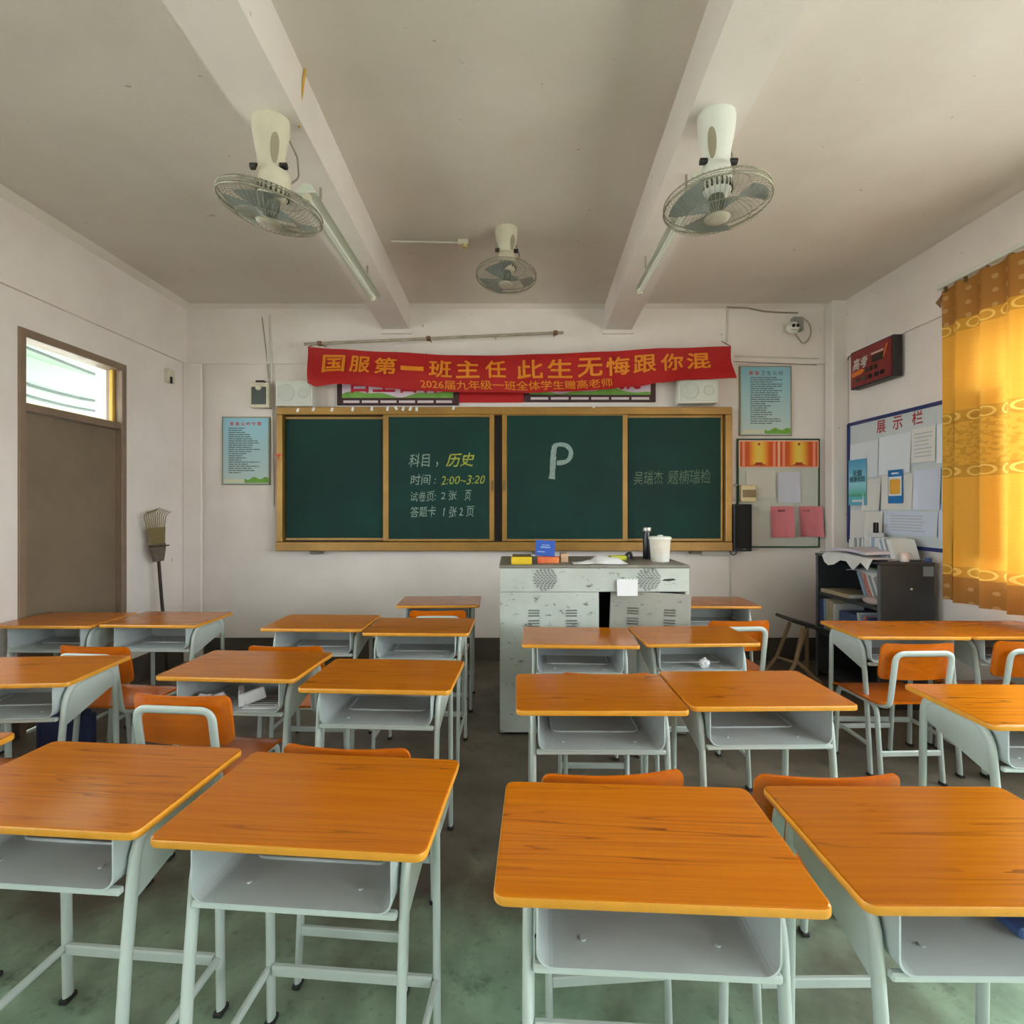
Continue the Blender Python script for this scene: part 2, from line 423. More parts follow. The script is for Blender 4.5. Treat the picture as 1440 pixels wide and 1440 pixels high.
# ------------------------------------------------------------------ the room
T = 0.24
mb = MB(); mb.box(XL - T, XR + T, YF - T, YB + T, -0.12, 0); struct(mb.build('floor', M_FLOOR), 'worn concrete floor with remains of green paint')
mb = MB(); mb.box(XL - T, XR + T, YF - T, YB + T, ZC, ZC + 0.15); struct(mb.build('ceiling', M_CEIL), 'grey white plastered ceiling')
mb = MB(); mb.box(XL - T, XR + T, YB, YB + T, 0, ZC); wall_back = struct(mb.build('wall_back', M_WALL), 'whitewashed wall behind the blackboard')
mb = MB(); mb.box(XL - T, XR + T, YF - T, YF, 0, ZC); struct(mb.build('wall_rear', M_WALL), 'whitewashed wall behind the viewer')

def side_wall(name, x0, x1, openings, label):
    ys = sorted({YF, YB} | {o[0] for o in openings} | {o[1] for o in openings})
    mb = MB()
    for a, b in zip(ys[:-1], ys[1:]):
        ops = [o for o in openings if o[0] <= a + 1e-6 and o[1] >= b - 1e-6]
        if not ops: mb.box(x0, x1, a, b, 0, ZC)
        for o in ops:
            if o[2] > 0: mb.box(x0, x1, a, b, 0, o[2])
            mb.box(x0, x1, a, b, o[3], ZC)
    return struct(mb.build(name, M_WALL), label)
side_wall('wall_right', XR, XR + T, WIN_R, 'whitewashed wall with curtained windows')
side_wall('wall_left', XL - T, XL, WIN_L + [(DOOR[0], DOOR[1], 0, DOOR[2])], 'whitewashed wall with the door')

# ring beam, corner columns, skirting bands, plaster cove along the ceiling
mb = MB(); mb.box(XL, XR, YB - 0.02, YB, RBZ, ZC); struct(mb.build('trim_1', M_WALL), 'shallow ring beam on the back wall')
mb = MB(); mb.box(XL, XL + 0.025, YF, YB - 0.02, RBZ, ZC); struct(mb.build('trim_2', M_WALL), 'shallow ring beam on the left wall')
mb = MB(); mb.box(XR - 0.025, XR, YF, YB - 0.02, RBZ + 0.02, ZC); struct(mb.build('trim_3', M_WALL), 'shallow ring beam on the right wall')
mb = MB(); mb.box(2.965, XR, 4.735, YB - 0.02, 0, ZC, bev=0.012); struct(mb.build('trim_4', M_BEAM), 'white plastered corner column')
mb = MB(); mb.box(XL, -2.93, YB - 0.05, YB - 0.02, 0, RBZ, bev=0.008); struct(mb.build('trim_5', M_WALL), 'shallow pilaster in the left corner')
mb = MB()
mb.prism([(YB - 0.02, ZC), (YB - 0.02, ZC - 0.035), (YB - 0.055, ZC)], XL, XR, 'x'); struct(mb.build('trim_6', M_CEIL), 'rough plaster cove along the back wall')
mb = MB()
mb.prism([(XL + 0.025, ZC), (XL + 0.025, ZC - 0.05), (XL + 0.075, ZC)], YF, YB - 0.03, 'y'); struct(mb.build('trim_7', M_CEIL), 'rough plaster cove along the left wall')
mb = MB(); mb.box(-2.93, 2.965, YB - 0.012, YB, 0, 0.215); struct(mb.build('baseboard_back', M_DADO), 'dark painted skirting band')
mb = MB(); mb.box(XL, XL + 0.012, YF, DOOR[0], 0, 0.215); mb.box(XL, XL + 0.012, DOOR[1], YB - 0.05, 0, 0.215); struct(mb.build('baseboard_left', M_DADO), 'dark painted skirting band')
mb = MB(); mb.box(XR - 0.012, XR, YF, 4.735, 0, 0.215); struct(mb.build('baseboard_right', M_DADO), 'dark painted skirting band')

# ceiling beams running toward the blackboard wall
BZ = 3.134
def beam(name, xi0, xi1, w, sgn, label):
    """inner face at xi0 (back wall) .. xi1 (at y=2.4), extended to the rear wall"""
    k = (xi1 - xi0) / (2.45 - YB); xe = xi0 + k * (YF - YB)
    y1 = YB - 0.02
    mb = MB()
    a0, a1 = xi0, xi0 + sgn * w; b0, b1 = xe, xe + sgn * w
    vs = [(a0, y1, BZ), (a1, y1, BZ), (b1, YF, BZ), (b0, YF, BZ), (a0, y1, ZC), (a1, y1, ZC), (b1, YF, ZC), (b0, YF, ZC)]
    mb.add(vs, [(0, 1, 2, 3), (4, 7, 6, 5), (0, 4, 5, 1), (1, 5, 6, 2), (2, 6, 7, 3), (3, 7, 4, 0)])
    # small plaster shoe where the beam meets the wall
    mb.box(min(a0, a1) - 0.02, max(a0, a1) + 0.02, y1 - 0.03, y1, BZ - 0.035, BZ)
    o = mb.build(name, M_BEAM); return struct(o, label)
beam('trim_8', -0.969, -0.921, 0.25, -1, 'white plastered ceiling beam left of the middle fan')
beam('trim_9', 0.881, 0.768, 0.25, 1, 'white plastered ceiling beam right of the middle fan')

# door_1 with transom
d = empty('door_1', (XL - 0.12, (DOOR[0] + DOOR[1]) / 2, 0)); struct(d, 'brown grey door with a glazed transom')
y0, y1, zt = DOOR; yc = (y0 + y1) / 2
def rel(mb_fn, name, m, parent, base):
    mb = MB(); mb_fn(mb); o = mb.build(name, m); o.data.transform(Matrix.Translation(-Vector(base))); o.parent = parent; return o
db = (XL - 0.12, yc, 0)
def fr(mb):
    mb.box(XL - 0.12, XL + 0.012, y0, y0 + 0.05, 0, zt, bev=0.004)
    mb.box(XL - 0.12, XL + 0.012, y1 - 0.05, y1, 0, zt, bev=0.004)
    mb.box(XL - 0.12, XL + 0.012, y0 + 0.05, y1 - 0.05, zt - 0.055, zt, bev=0.004)
    mb.box(XL - 0.12, XL + 0.006, y0 + 0.05, y1 - 0.05, 2.075, 2.125, bev=0.004)
rel(fr, 'door_frame', M_DFRAME, d, db)
def lf(mb):
    mb.box(XL - 0.075, XL - 0.035, y0 + 0.053, y1 - 0.053, 0.012, 2.072, bev=0.003)
leaf = rel(lf, 'door_leaf', M_DOOR, d, db)
def tp(mb): mb.box(XL - 0.062, XL - 0.058, y0 + 0.05, y1 - 0.05, 2.125, zt - 0.055)
rel(tp, 'transom_pane', M_GLASS, d, db)
def tg(mb):
    mb.box(XL - 0.075, XL - 0.045, y1 - 0.075, y1 - 0.05, 2.125, zt - 0.055, bev=0.003)
    mb.box(XL - 0.075, XL - 0.045, y0 + 0.05, y1 - 0.075, 2.125, 2.14, bev=0.003)
rel(tg, 'transom_bead', mat('yellow_varnish', sr(200, 160, 60), 0.5), d, db)

# windows
def window(idx, x, w, sgn):
    a, b, z0, z1 = w
    root = empty('window_%d' % idx, (x, (a + b) / 2, z0)); struct(root, 'sliding window with grey frame')
    base = (x, (a + b) / 2, z0)
    mf = mat('window_frame_paint', sr(170, 175, 175), 0.5)
    def fr(mb):
        mb.box(x - 0.03, x + 0.03, a, b, z0, z0 + 0.05); mb.box(x - 0.03, x + 0.03, a, b, z1 - 0.05, z1)
        mb.box(x - 0.03, x + 0.03, a, a + 0.05, z0 + 0.05, z1 - 0.05); mb.box(x - 0.03, x + 0.03, b - 0.05, b, z0 + 0.05, z1 - 0.05)
        mb.box(x - 0.03, x + 0.03, (a + b) / 2 - 0.03, (a + b) / 2 + 0.03, z0 + 0.05, z1 - 0.05)
    rel(fr, 'window_frame', mf, root, base)
    m_ = (a + b) / 2
    for p, q in ((a + 0.05, m_ - 0.03), (m_ + 0.03, b - 0.05)):
        rel(lambda mb: mb.box(x - 0.003, x + 0.003, p, q, z0 + 0.05, z1 - 0.05), 'pane', M_GLASS, root, base)
for i, w in enumerate(WIN_R): window(i + 1, XR + 0.14, w, 1)
for i, w in enumerate(WIN_L): window(i + 4, XL - 0.14, w, -1)

# outside: unseen ground and parapet added to shape daylight, roofed corridor with pipes
mb = MB(); mb.box(-40, 40, -40, 40, -0.30, -0.16); struct(mb.build('ground', mat('bounce_concrete', sr(208, 204, 194), 0.9, var=0.15, vscale=0.5)), 'unseen concrete ground outside, added to block and bounce daylight')
mb = MB(); mb.box(-5.2, -5.05, YF, 7.5, -0.02, 1.10); struct(mb.build('dimming_parapet', mat('parapet_paint', sr(190, 200, 190), 0.8, var=0.1)), 'unseen parapet outside the door, added to dim the corridor')
# corridor
mb = MB(); mb.box(-5.2, XL - T, YF, 7.5, 3.02, 3.16); struct(mb.build('corridor_ceiling', mat('corridor_paint', sr(146, 166, 152), 0.8, var=0.08)), 'pale green corridor ceiling outside the door')
mb = MB(); mb.box(-5.2, XL - T, YF, 7.5, -0.15, -0.02); struct(mb.build('corridor_floor', mat('corridor_floor', sr(110, 110, 104), 0.8, var=0.2)), 'corridor floor outside the door')
mb = MB(); mb.box(-5.2, -5.02, YF, 7.5, 2.56, 3.02); struct(mb.build('corridor_beam', MATS['corridor_paint']), 'corridor edge beam')  # deepened to keep skylight off the corridor ceiling
for x, z in ((-4.1, 2.97), (-4.45, 2.90), (-4.98, 2.74), (-4.98, 2.62)):
    mb = MB(); mb.tube([(x, 2.4 + i * 0.25, z - 0.03 * math.sin(i * 0.6)) for i in range(16)], 0.014)
    struct(mb.build('corridor_pipe', mat('pipe_grey', sr(60, 70, 70), 0.6)), 'thin pipe along the corridor')

# ------------------------------------------------------------------ desks
def make_desk():
    root = empty('school_desk')
    # tabletop: rounded plan, rounded edge
    poly = rrect(-0.3, 0.3, -0.196, 0.196, 0.022, 4)
    bm = bmesh.new()
    vb = [bm.verts.new((x, y, 0.74)) for x, y in poly]; f = bm.faces.new(vb)
    ex = bmesh.ops.extrude_face_region(bm, geom=[f])
    for v in ex['geom']:
        if isinstance(v, bmesh.types.BMVert): v.co.z = 0.76
    bm.normal_update()
    edges = [e for e in bm.edges if abs(e.verts[0].co.z - e.verts[1].co.z) < 1e-6]
    bmesh.ops.bevel(bm, geom=edges, offset=0.005, segments=2, affect='EDGES', profile=0.5)
    bm.normal_update()
    mb = MB(); bm.verts.index_update()
    vs = [v.co.copy() for v in bm.verts]
    mb.add(vs, [[v.index for v in f.verts] for f in bm.faces if abs(f.normal.z) > 0.9], 0, False)
    mb.add(vs, [[v.index for v in f.verts] for f in bm.faces if abs(f.normal.z) <= 0.9], 1, True)
    bm.free()
    mb.build('tabletop', [M_TOP, M_EDGE], root)
    for s in (-1, 1):
        x = s * 0.238
        path = fillet([(x, -0.185, 0.012), (x, -0.150, 0.44), (x, -0.118, 0.725), (x, 0.168, 0.725), (x, 0.180, 0.012)], [0.3, 0.10, 0.07], 6)
        mb = MB(); mb.tube(path, 0.0105, 0.0165, n=10, up=(1, 0, 0)); mb.build('side_frame', M_STEEL, root)
        mb = MB(); mb.prism([(-0.118, 0.69), (0.145, 0.69), (0.156, 0.635), (-0.128, 0.56)], x - 0.003, x + 0.003, 'x')
        mb.prism([(-0.118, 0.69), (0.145, 0.69), (0.120, 0.715), (-0.080, 0.715)], x - 0.003, x + 0.003, 'x'); mb.build('side_panel', M_STEEL, root)
        mb = MB(); mb.tube([(x, -0.165, 0.165), (x, 0.172, 0.165)], 0.009, 0.013, n=8, up=(1, 0, 0)); mb.build('side_stretcher', M_STEEL, root)
        for yy in (-0.186, 0.180):
            mb = MB(); mb.box(x - 0.013, x + 0.013, yy - 0.02, yy + 0.02, 0, 0.016, bev=0.003); mb.build('foot_cap', M_CAP, root)
    # book tray: bent sheet with rounded lower corners, back sheet, pressed rib
    hw, r, zb, zt = 0.222, 0.032, 0.606, 0.737
    prof = [(-hw, zt), (-hw, zb + r)] + arc(-hw + r, zb + r, r, 180, 270, 5)[1:] + arc(hw - r, zb + r, r, 270, 360, 5) + [(hw, zt)]
    t = 0.004
    inner = [(-hw + t, zt), (-hw + t, zb + r)] + arc(-hw + r, zb + r, r - t, 180, 270, 5)[1:] + arc(hw - r, zb + r, r - t, 270, 360, 5) + [(hw - t, zt)]
    n = len(prof); mb = MB()
    vs = [(a, -0.165, b) for a, b in prof] + [(a, -0.165, b) for a, b in inner] + [(a, 0.14, b) for a, b in prof] + [(a, 0.14, b) for a, b in inner]
    for i in range(n - 1):
        mb.add(vs, [(i, i + 1, 2 * n + i + 1, 2 * n + i)], 0, True); 
    for i in range(n - 1):
        mb.add(vs, [(n + i, 3 * n + i, 3 * n + i + 1, n + i + 1)], 0, True)
    mb.add(vs, [(i, n + i, n + i + 1, i + 1) for i in range(n - 1)], 0, False)
    mb.add(vs, [(n, 0, 2 * n, 3 * n), (n - 1, 2 * n - 1, 4 * n - 1, 3 * n - 1)], 0, False)
    mb.prism([(a, b) for a, b in prof], 0.139, 0.143, 'y')
    mb.tube(fillet([(-0.165, 0.11, zb + 0.004), (-0.165, -0.02, zb + 0.004), (0.165, -0.02, zb + 0.004), (0.165, 0.11, zb + 0.004)], 0.03), 0.006, 0.004, n=6, up=(0, 0, 1))
    for sx in (-1, 1): mb.cyl((sx * 0.13, -0.10, zb + 0.003), (sx * 0.13, -0.10, zb + 0.0075), 0.006, n=8)
    tray = mb.build('book_tray', M_TRAY, root)
    mb = MB(); mb.box(-0.228, 0.228, -0.158, -0.140, 0.588, 0.605, bev=0.004); mb.build('front_rail', M_STEEL, root)
    mb = MB(); mb.box(-0.228, 0.228, 0.158, 0.176, 0.150, 0.180, bev=0.004); mb.build('rear_stretcher', M_STEEL, root)
    return root

DESKS = [
 # x, y, yaw deg, label
 (0.275, 1.100, -3.0, 'orange-topped school desk with dark grain streaks in the front row, right of the aisle'),
 (0.925, 1.092, -0.4, 'orange-topped school desk at the bottom right corner, a chair back showing behind its top'),
 (0.315, 1.955, -0.4, 'orange-topped school desk in second row beside the aisle, in front of the lectern'),
 (0.925, 1.995, 1.0, 'orange-topped school desk in second row, right of the one before the lectern'),
 (0.358, 2.790, -2.6, 'orange-topped school desk pushed up against the lectern, nearest the aisle'),
 (0.980, 2.820, 2.0, 'orange-topped school desk against the lectern with a crumpled paper ball in its tray'),
 (1.475, 3.814, -2.0, 'orange-topped school desk half hidden behind right side of the lectern'),
 (-0.458, 1.250, -4.6, 'orange-topped school desk in the front row, just left of the aisle'),
 (-1.092, 1.318, -4.6, 'orange-topped school desk with pale window glare on its top, lower left'),
 (-0.525, 2.160, -3.0, 'yellow orange-topped school desk in second row, left of the aisle'),
 (-1.172, 2.295, -3.8, 'orange-topped school desk with white paper things in its tray'),
 (-0.535, 3.040, -1.5, 'orange-topped school desk in third row beside the aisle, left of the lectern'),
 (-1.155, 3.140, -1.5, 'orange-topped school desk in third row, second from the aisle on the left'),
 (-0.536, 3.835, 1.5, 'single orange-topped school desk nearest the back wall, left of the lectern'),
 (-2.165, 3.235, -2.0, 'orange-topped school desk in front of the leaning rake'),
 (-2.785, 3.215, -1.0, 'orange-topped school desk in front of the brown door against left wall'),
 (-2.085, 2.215, 4.0, 'orange-topped school desk at left edge, before the door, with shaded tray'),
 (-2.715, 2.190, 2.0, 'orange-topped school desk against left wall at picture edge'),
 (-1.838, 1.400, 0.0, 'orange-topped school desk of which only a corner shows at left edge'),
 (2.190, 2.960, -1.5, 'orange-topped school desk in front of the grey bookshelf'),
 (2.800, 2.960, 0.0, 'orange-topped school desk under the yellow curtain against right wall'),
 (1.845, 1.830, -1.5, 'bright orange-topped school desk at right edge, its pale side panel showing'),
]
desk0 = make_desk()
for i, (x, y, a, lab) in enumerate(DESKS):
    o = desk0 if i == 0 else copy_tree(desk0)
    o.location = (x, y, 0); o.rotation_euler.z = math.radians(a)
    tag(o, lab, 'desk', 'school desks in rows')

# ------------------------------------------------------------------ chairs
def make_chair():
    root = empty('school_chair')
    def back(u, v):
        x = (u - 0.5) * 0.385; z = 0.565 + v * 0.192
        k = 2 * (u - 0.5)
        return Vector((x, -0.196 - 0.030 + 0.030 * k * k + 0.0 - 0.03 * v, z))
    # rounded outline from a grid squeezed at the corners
    def rb(u, v):
        u = 0.5 - 0.5 * math.cos(PI * u); h = abs(2 * u - 1); r = 0.13
        if h > 1 - r:
            t = (h - (1 - r)) / r; cut = (1 - math.sqrt(max(0, 1 - t * t))) * 0.17
            v = cut + v * (1 - 2 * cut)
        return back(u, v)
    us = 24
    mb = MB(); mb.grid(rb, us, 6, thick=(0, 0.011, 0)); mb.build('backrest', M_PLY, root)
    def seat(u, v):
        u = 0.5 - 0.5 * math.cos(PI * u); h = abs(2 * u - 1); r = 0.14; vv = v
        if h > 1 - r:
            t = (h - (1 - r)) / r; cut = (1 - math.sqrt(max(0, 1 - t * t))) * 0.12
            vv = cut + v * (1 - 2 * cut)
        y = -0.18 + vv * 0.37
        z = 0.436 - 0.010 * math.sin(PI * vv) * (1 - (2 * u - 1) ** 2) - 0.03 * max(0, (vv - 0.8) / 0.2) ** 2
        return Vector(((u - 0.5) * 0.38, y, z))
    mb = MB(); mb.grid(seat, 24, 10, thick=(0, 0, -0.012)); mb.build('seat', M_PLY, root)
    # back hoop: one bent tube from under the seat, up, across and down again
    hw = 0.148
    hoop = fillet([(-hw, 0.12, 0.412), (-hw, -0.215, 0.412), (-hw, -0.262, 0.712), (hw, -0.262, 0.712), (hw, -0.215, 0.412), (hw, 0.12, 0.412)], [0.06, 0.045, 0.045, 0.06], 6)
    mb = MB()
    mb.tube(hoop, 0.009, 0.0165, n=10, up=(0, 1, 0.3))
    mb.build('back_hoop', M_STEEL, root)
    for s in (-1, 1):
        x = s * 0.166
        mb = MB(); mb.tube(fillet([(x, 0.175, 0.012), (x, 0.150, 0.413), (x, -0.150, 0.413), (x, -0.185, 0.012)], 0.06, 6), 0.010, 0.0155, n=8, up=(1, 0, 0))
        mb.build('leg_frame', M_STEEL, root)
        for yy in (0.175, -0.185):
            mb = MB(); mb.box(x - 0.012, x + 0.012, yy - 0.018, yy + 0.018, 0, 0.015, bev=0.003); mb.build('foot_cap', M_CAP, root)
    for yy in (0.168, -0.176):
        mb = MB(); mb.box(-0.158, 0.158, yy - 0.007, yy + 0.007, 0.150, 0.178, bev=0.003); mb.build('stretcher', M_STEEL, root)
    return root
CHAIRS = [
 # x, y of the backrest, yaw, label
 (2.10, 2.65, 2.0, 'orange plywood school chair fully in view at the desk before the bookshelf'),
 (2.73, 2.69, 0.0, 'orange plywood school chair cut off at the right picture edge below the curtain'),
 (-1.245, 1.93, -5.0, 'orange plywood school chair with pale hoop, behind the desk with window glare'),
 (-0.49, 1.512, -5.0, 'orange plywood school chair whose top edge shows behind front left aisle desk'),
 (0.27, 1.366, 4.0, 'orange plywood school chair whose top edge shows behind front right aisle desk'),
 (0.835, 1.354, 0.5, 'orange plywood school chair showing behind the bottom right desk'),
 (0.40, 2.178, -1.0, 'orange plywood school chair hidden between two desks before the lectern'),
 (1.41, 3.18, 3.0, 'orange plywood school chair beside right end of the lectern'),
 (-0.505, 3.49, 1.0, 'orange plywood school chair at the single desk nearest the back wall'),
 (-1.15, 2.60, -2.0, 'orange plywood school chair behind the desk with white paper in its tray'),
 (-2.12, 2.60, -6.0, 'orange plywood school chair at the desk in front of the rake'),
 (-2.03, 1.74, 0.0, 'orange plywood school chair at the left picture edge'),
]
chair0 = make_chair()
for i, (x, y, a, lab) in enumerate(CHAIRS):
    o = chair0 if i == 0 else copy_tree(chair0)
    ar = math.radians(a)
    o.location = (x - 0.22 * math.sin(ar) , y + 0.22 * math.cos(ar), 0); o.rotation_euler.z = ar
    tag(o, lab, 'chair', 'school chairs at the desks')

# ------------------------------------------------------------------ blackboard
def pbox(mb, u0, u1, v0, v1, y0, y1, mi=0, bev=0.0, Y=None):
    """box on the back wall from photo pixels measured on plane Y"""
    Y = y0 if Y is None else Y
    x0, z1 = bk(u0, v0, Y); x1, z0 = bk(u1, v1, Y)
    mb.box(x0, x1, y0, y1, z0, z1, mi, bev)
BBY = 4.76          # front face of the frame
root = empty('blackboard', (0, YB, 1.05))
tag(root, 'long green sliding blackboard in a golden brown frame on the back wall', 'blackboard')
RB = Vector((0, YB, 1.05))
def part(name, m, parent, fn, base):
    mb = MB(); fn(mb); o = mb.build(name, m); o.data.transform(Matrix.Translation(-Vector(base))); o.parent = parent; return o
def fr(mb):
    pbox(mb, 388, 1030, 572, 583, BBY, YB - 0.003, bev=0.006, Y=BBY)
    pbox(mb, 388, 1030, 762, 775, BBY - 0.012, YB - 0.003, bev=0.006, Y=BBY)
    pbox(mb, 388, 396.5, 583, 762, BBY, YB - 0.003, bev=0.006, Y=BBY)
    pbox(mb, 1021, 1030, 583, 762, BBY, YB - 0.003, bev=0.006, Y=BBY)
bfr = part('frame', M_GOLD, root, fr, RB)
part('back_panel', mat('dark_track', sr(52, 48, 50), 0.6), root, lambda mb: pbox(mb, 396.5, 1021, 583, 762, YB - 0.03, YB - 0.005, Y=BBY), RB)
def panel(u0, u1, v0, v1, y, fl, frr):
    o = part('board_panel', M_BOARD, root, lambda mb: pbox(mb, u0, u1, v0, v1, y, y + 0.018, Y=BBY), RB)
    def stile(mb):
        if fl: pbox(mb, u0 - fl, u0, v0 - 3, v1 + 3, y - 0.006, y + 0.02, bev=0.003, Y=BBY)
        if frr: pbox(mb, u1, u1 + frr, v0 - 3, v1 + 3, y - 0.006, y + 0.02, bev=0.003, Y=BBY)
        pbox(mb, u0, u1, v0 - 3, v0, y - 0.006, y + 0.02, Y=BBY); pbox(mb, u0, u1, v1, v1 + 3, y - 0.006, y + 0.02, Y=BBY)
    s = MB(); stile(s); so = s.build('panel_trim', M_GOLD); so.data.transform(Matrix.Translation(-RB)); so.parent = o
    return o
panel(398, 538, 588, 757, 4.815, 0, 0)
p2 = panel(546, 688, 586, 758, 4.775, 8, 7)
p3 = panel(713, 876, 584, 758, 4.775, 7, 7)
p4 = panel(884, 1017, 586, 758, 4.815, 0, 3)
def hdl(mb):
    for u in (692, 709): pbox(mb, u - 1.3, u + 1.3, 676, 690, 4.755, 4.775, bev=0.003, Y=BBY)
part('panel_handle', mat('handle_grey', sr(120, 100, 70), 0.4, 0.5), root, hdl, RB)
for u in (441, 757, 982):
    part('track_bracket', mat('bracket_grey', sr(120, 110, 95), 0.5), root, lambda mb: pbox(mb, u - 8, u + 8, 775, 780, 4.80, YB - 0.002, bev=0.004, Y=BBY), RB)
# chalk writing (flat lettering on the panels)
def chalk(body, u0, u1, v0, v1, m, parent, bold=0.0, shear=0.12):
    x0, z1 = bk(u0, v0, 4.772); x1, z0 = bk(u1, v1, 4.772)
    yb = 4.7735 if parent in (p2, p3) else 4.8135
    vs, fs = fit_text(body, x1 - x0, z1 - z0, bold=bold, shear=shear)
    vs = [v + Vector((0.006 * noise.noise(v * 16 + Vector((u0, 0, 0))) + 0.10 * v.y * noise.noise(Vector((v.x * 5, u0, 2))), 0.008 * noise.noise(v * 14 + Vector((0, v0, 5))) + 0.004 * math.sin(v.x * 9), 0)) for v in vs]
    vs = [Vector(p) - RB for p in on_back(vs, (x0 + x1) / 2, (z0 + z1) / 2, yb)]
    lettering('chalk_writing', vs, fs, m, parent)
chalk('科目 ，', 575, 616, 638, 657, M_CHALK, p2, 0.004)
chalk('历史', 627, 667, 637, 656, M_CHALKY, p2, 0.012, 0.25)
chalk('时间 :', 577, 613, 667, 682, M_CHALK, p2, 0.0)
chalk('2:00~3:20', 620, 682, 669, 681, M_CHALKY, p2, 0.0, 0.2)
chalk('试卷页:', 577, 613, 691, 705, M_CHALK, p2, 0.0)
chalk('2 张', 620, 642, 690, 703, M_CHALK, p2, 0.0)
chalk('页', 653, 663, 689, 704, M_CHALK, p2, 0.0)
chalk('答题卡', 577, 613, 712, 727, M_CHALK, p2, 0.0)
chalk('1 张 2 页', 623, 667, 712, 727, M_CHALK, p2, 0.0)
chalk('吴瑞杰', 893, 934, 662, 681, M_CHALKD, p4, 0.0, 0.05)
chalk('题楠瑞检', 941, 1002, 660, 680, M_CHALKD, p4, 0.0, 0.05)
# the big P: broad strokes laid down with the side of the chalk
def stroke(pts, w, dy):
    mb = MB()
    P = [Vector((bk(u, v, 4.772)[0], bk(u, v, 4.772)[1], 0)) for u, v in pts]
    vs = []; n = len(P)
    for i, p in enumerate(P):
        d_ = (P[min(i + 1, n - 1)] - P[max(i - 1, 0)]).normalized(); nn = Vector((-d_.y, d_.x, 0))
        k = w * (1 + 0.3 * noise.noise(Vector((i * 1.7, w * 300, 3)))) / 2
        for s in (-1, 1):
            q = p + nn * k * s; vs.append((q.x, 4.7732 - dy, q.y))
    mb.add(vs, [(2 * i, 2 * i + 1, 2 * i + 3, 2 * i + 2) for i in range(n - 1)])
    o = mb.build('chalk_stroke', mat('soft_chalk', sr(150, 170, 165), 0.9, var=0.35, vscale=40)); o.data.transform(Matrix.Translation(-RB)); o.parent = p3
stroke([(780, 627), (779, 632), (778.5, 636), (778, 640), (778, 644), (777.5, 648), (777.5, 652), (777.2, 657), (777, 662), (776.5, 668), (776, 673.5)], 0.052, 0)
stroke([(779, 627.5), (783, 625.8), (787, 625), (791, 625), (795, 626), (798.5, 628), (801, 631), (802.8, 634.5), (803, 638), (802.2, 642.5), (800, 646), (797, 648.6), (793, 650), (788, 650.8), (783, 651)], 0.042, 0.0004)

# scraps of white tape along the top frame
for k, (u, v, a) in enumerate([(419, 577, 20), (441, 575.5, 25), (467, 576, 15), (496, 575.5, 10), (523, 575, 5), (545, 575, 10), (557, 574, -30), (567, 575, 20), (577, 575, 30), (586, 575.5, 0), (638, 573.5, 15), (835, 571, 0)]):
    x, z = bk(u, v, BBY)
    mb = MB(); M = Matrix.Translation((x, BBY - 0.0035, z)) @ Matrix.Rotation(math.radians(a), 4, 'Y')
    mb.box(-0.011, 0.011, -0.0015, 0.003, -0.018, 0.018, M=M)
    o = mb.build('tape_scrap', M_PAPER)
    tag(o, '%s small white scrap of tape along the upper blackboard frame, counted from its left end' % ('first second third fourth fifth sixth seventh eighth ninth tenth eleventh twelfth'.split()[k]), 'tape', 'tape scraps on the blackboard frame')
x, z = bk(392, 640, BBY)
mb = MB(); mb.lathe([(0.004, -0.008), (0.012, -0.004), (0.012, 0.004), (0.004, 0.008)], 10, M=Matrix.Translation((x, BBY - 0.008, z)) @ Matrix.Rotation(PI / 2, 4, 'X'))
mb.box(x - 0.03, x - 0.008, BBY - 0.006, BBY - 0.002, z - 0.006, z + 0.010); mb.box(x + 0.008, x + 0.03, BBY - 0.006, BBY - 0.002, z - 0.004, z + 0.012); mb.box(x - 0.006, x + 0.003, BBY - 0.006, BBY - 0.002, z - 0.04, z - 0.006)
tag(mb.build('ribbon_bow', mat('coral_ribbon', sr(240, 110, 90), 0.6)), 'tiny coral red bow on the left edge of the blackboard frame', 'bow')

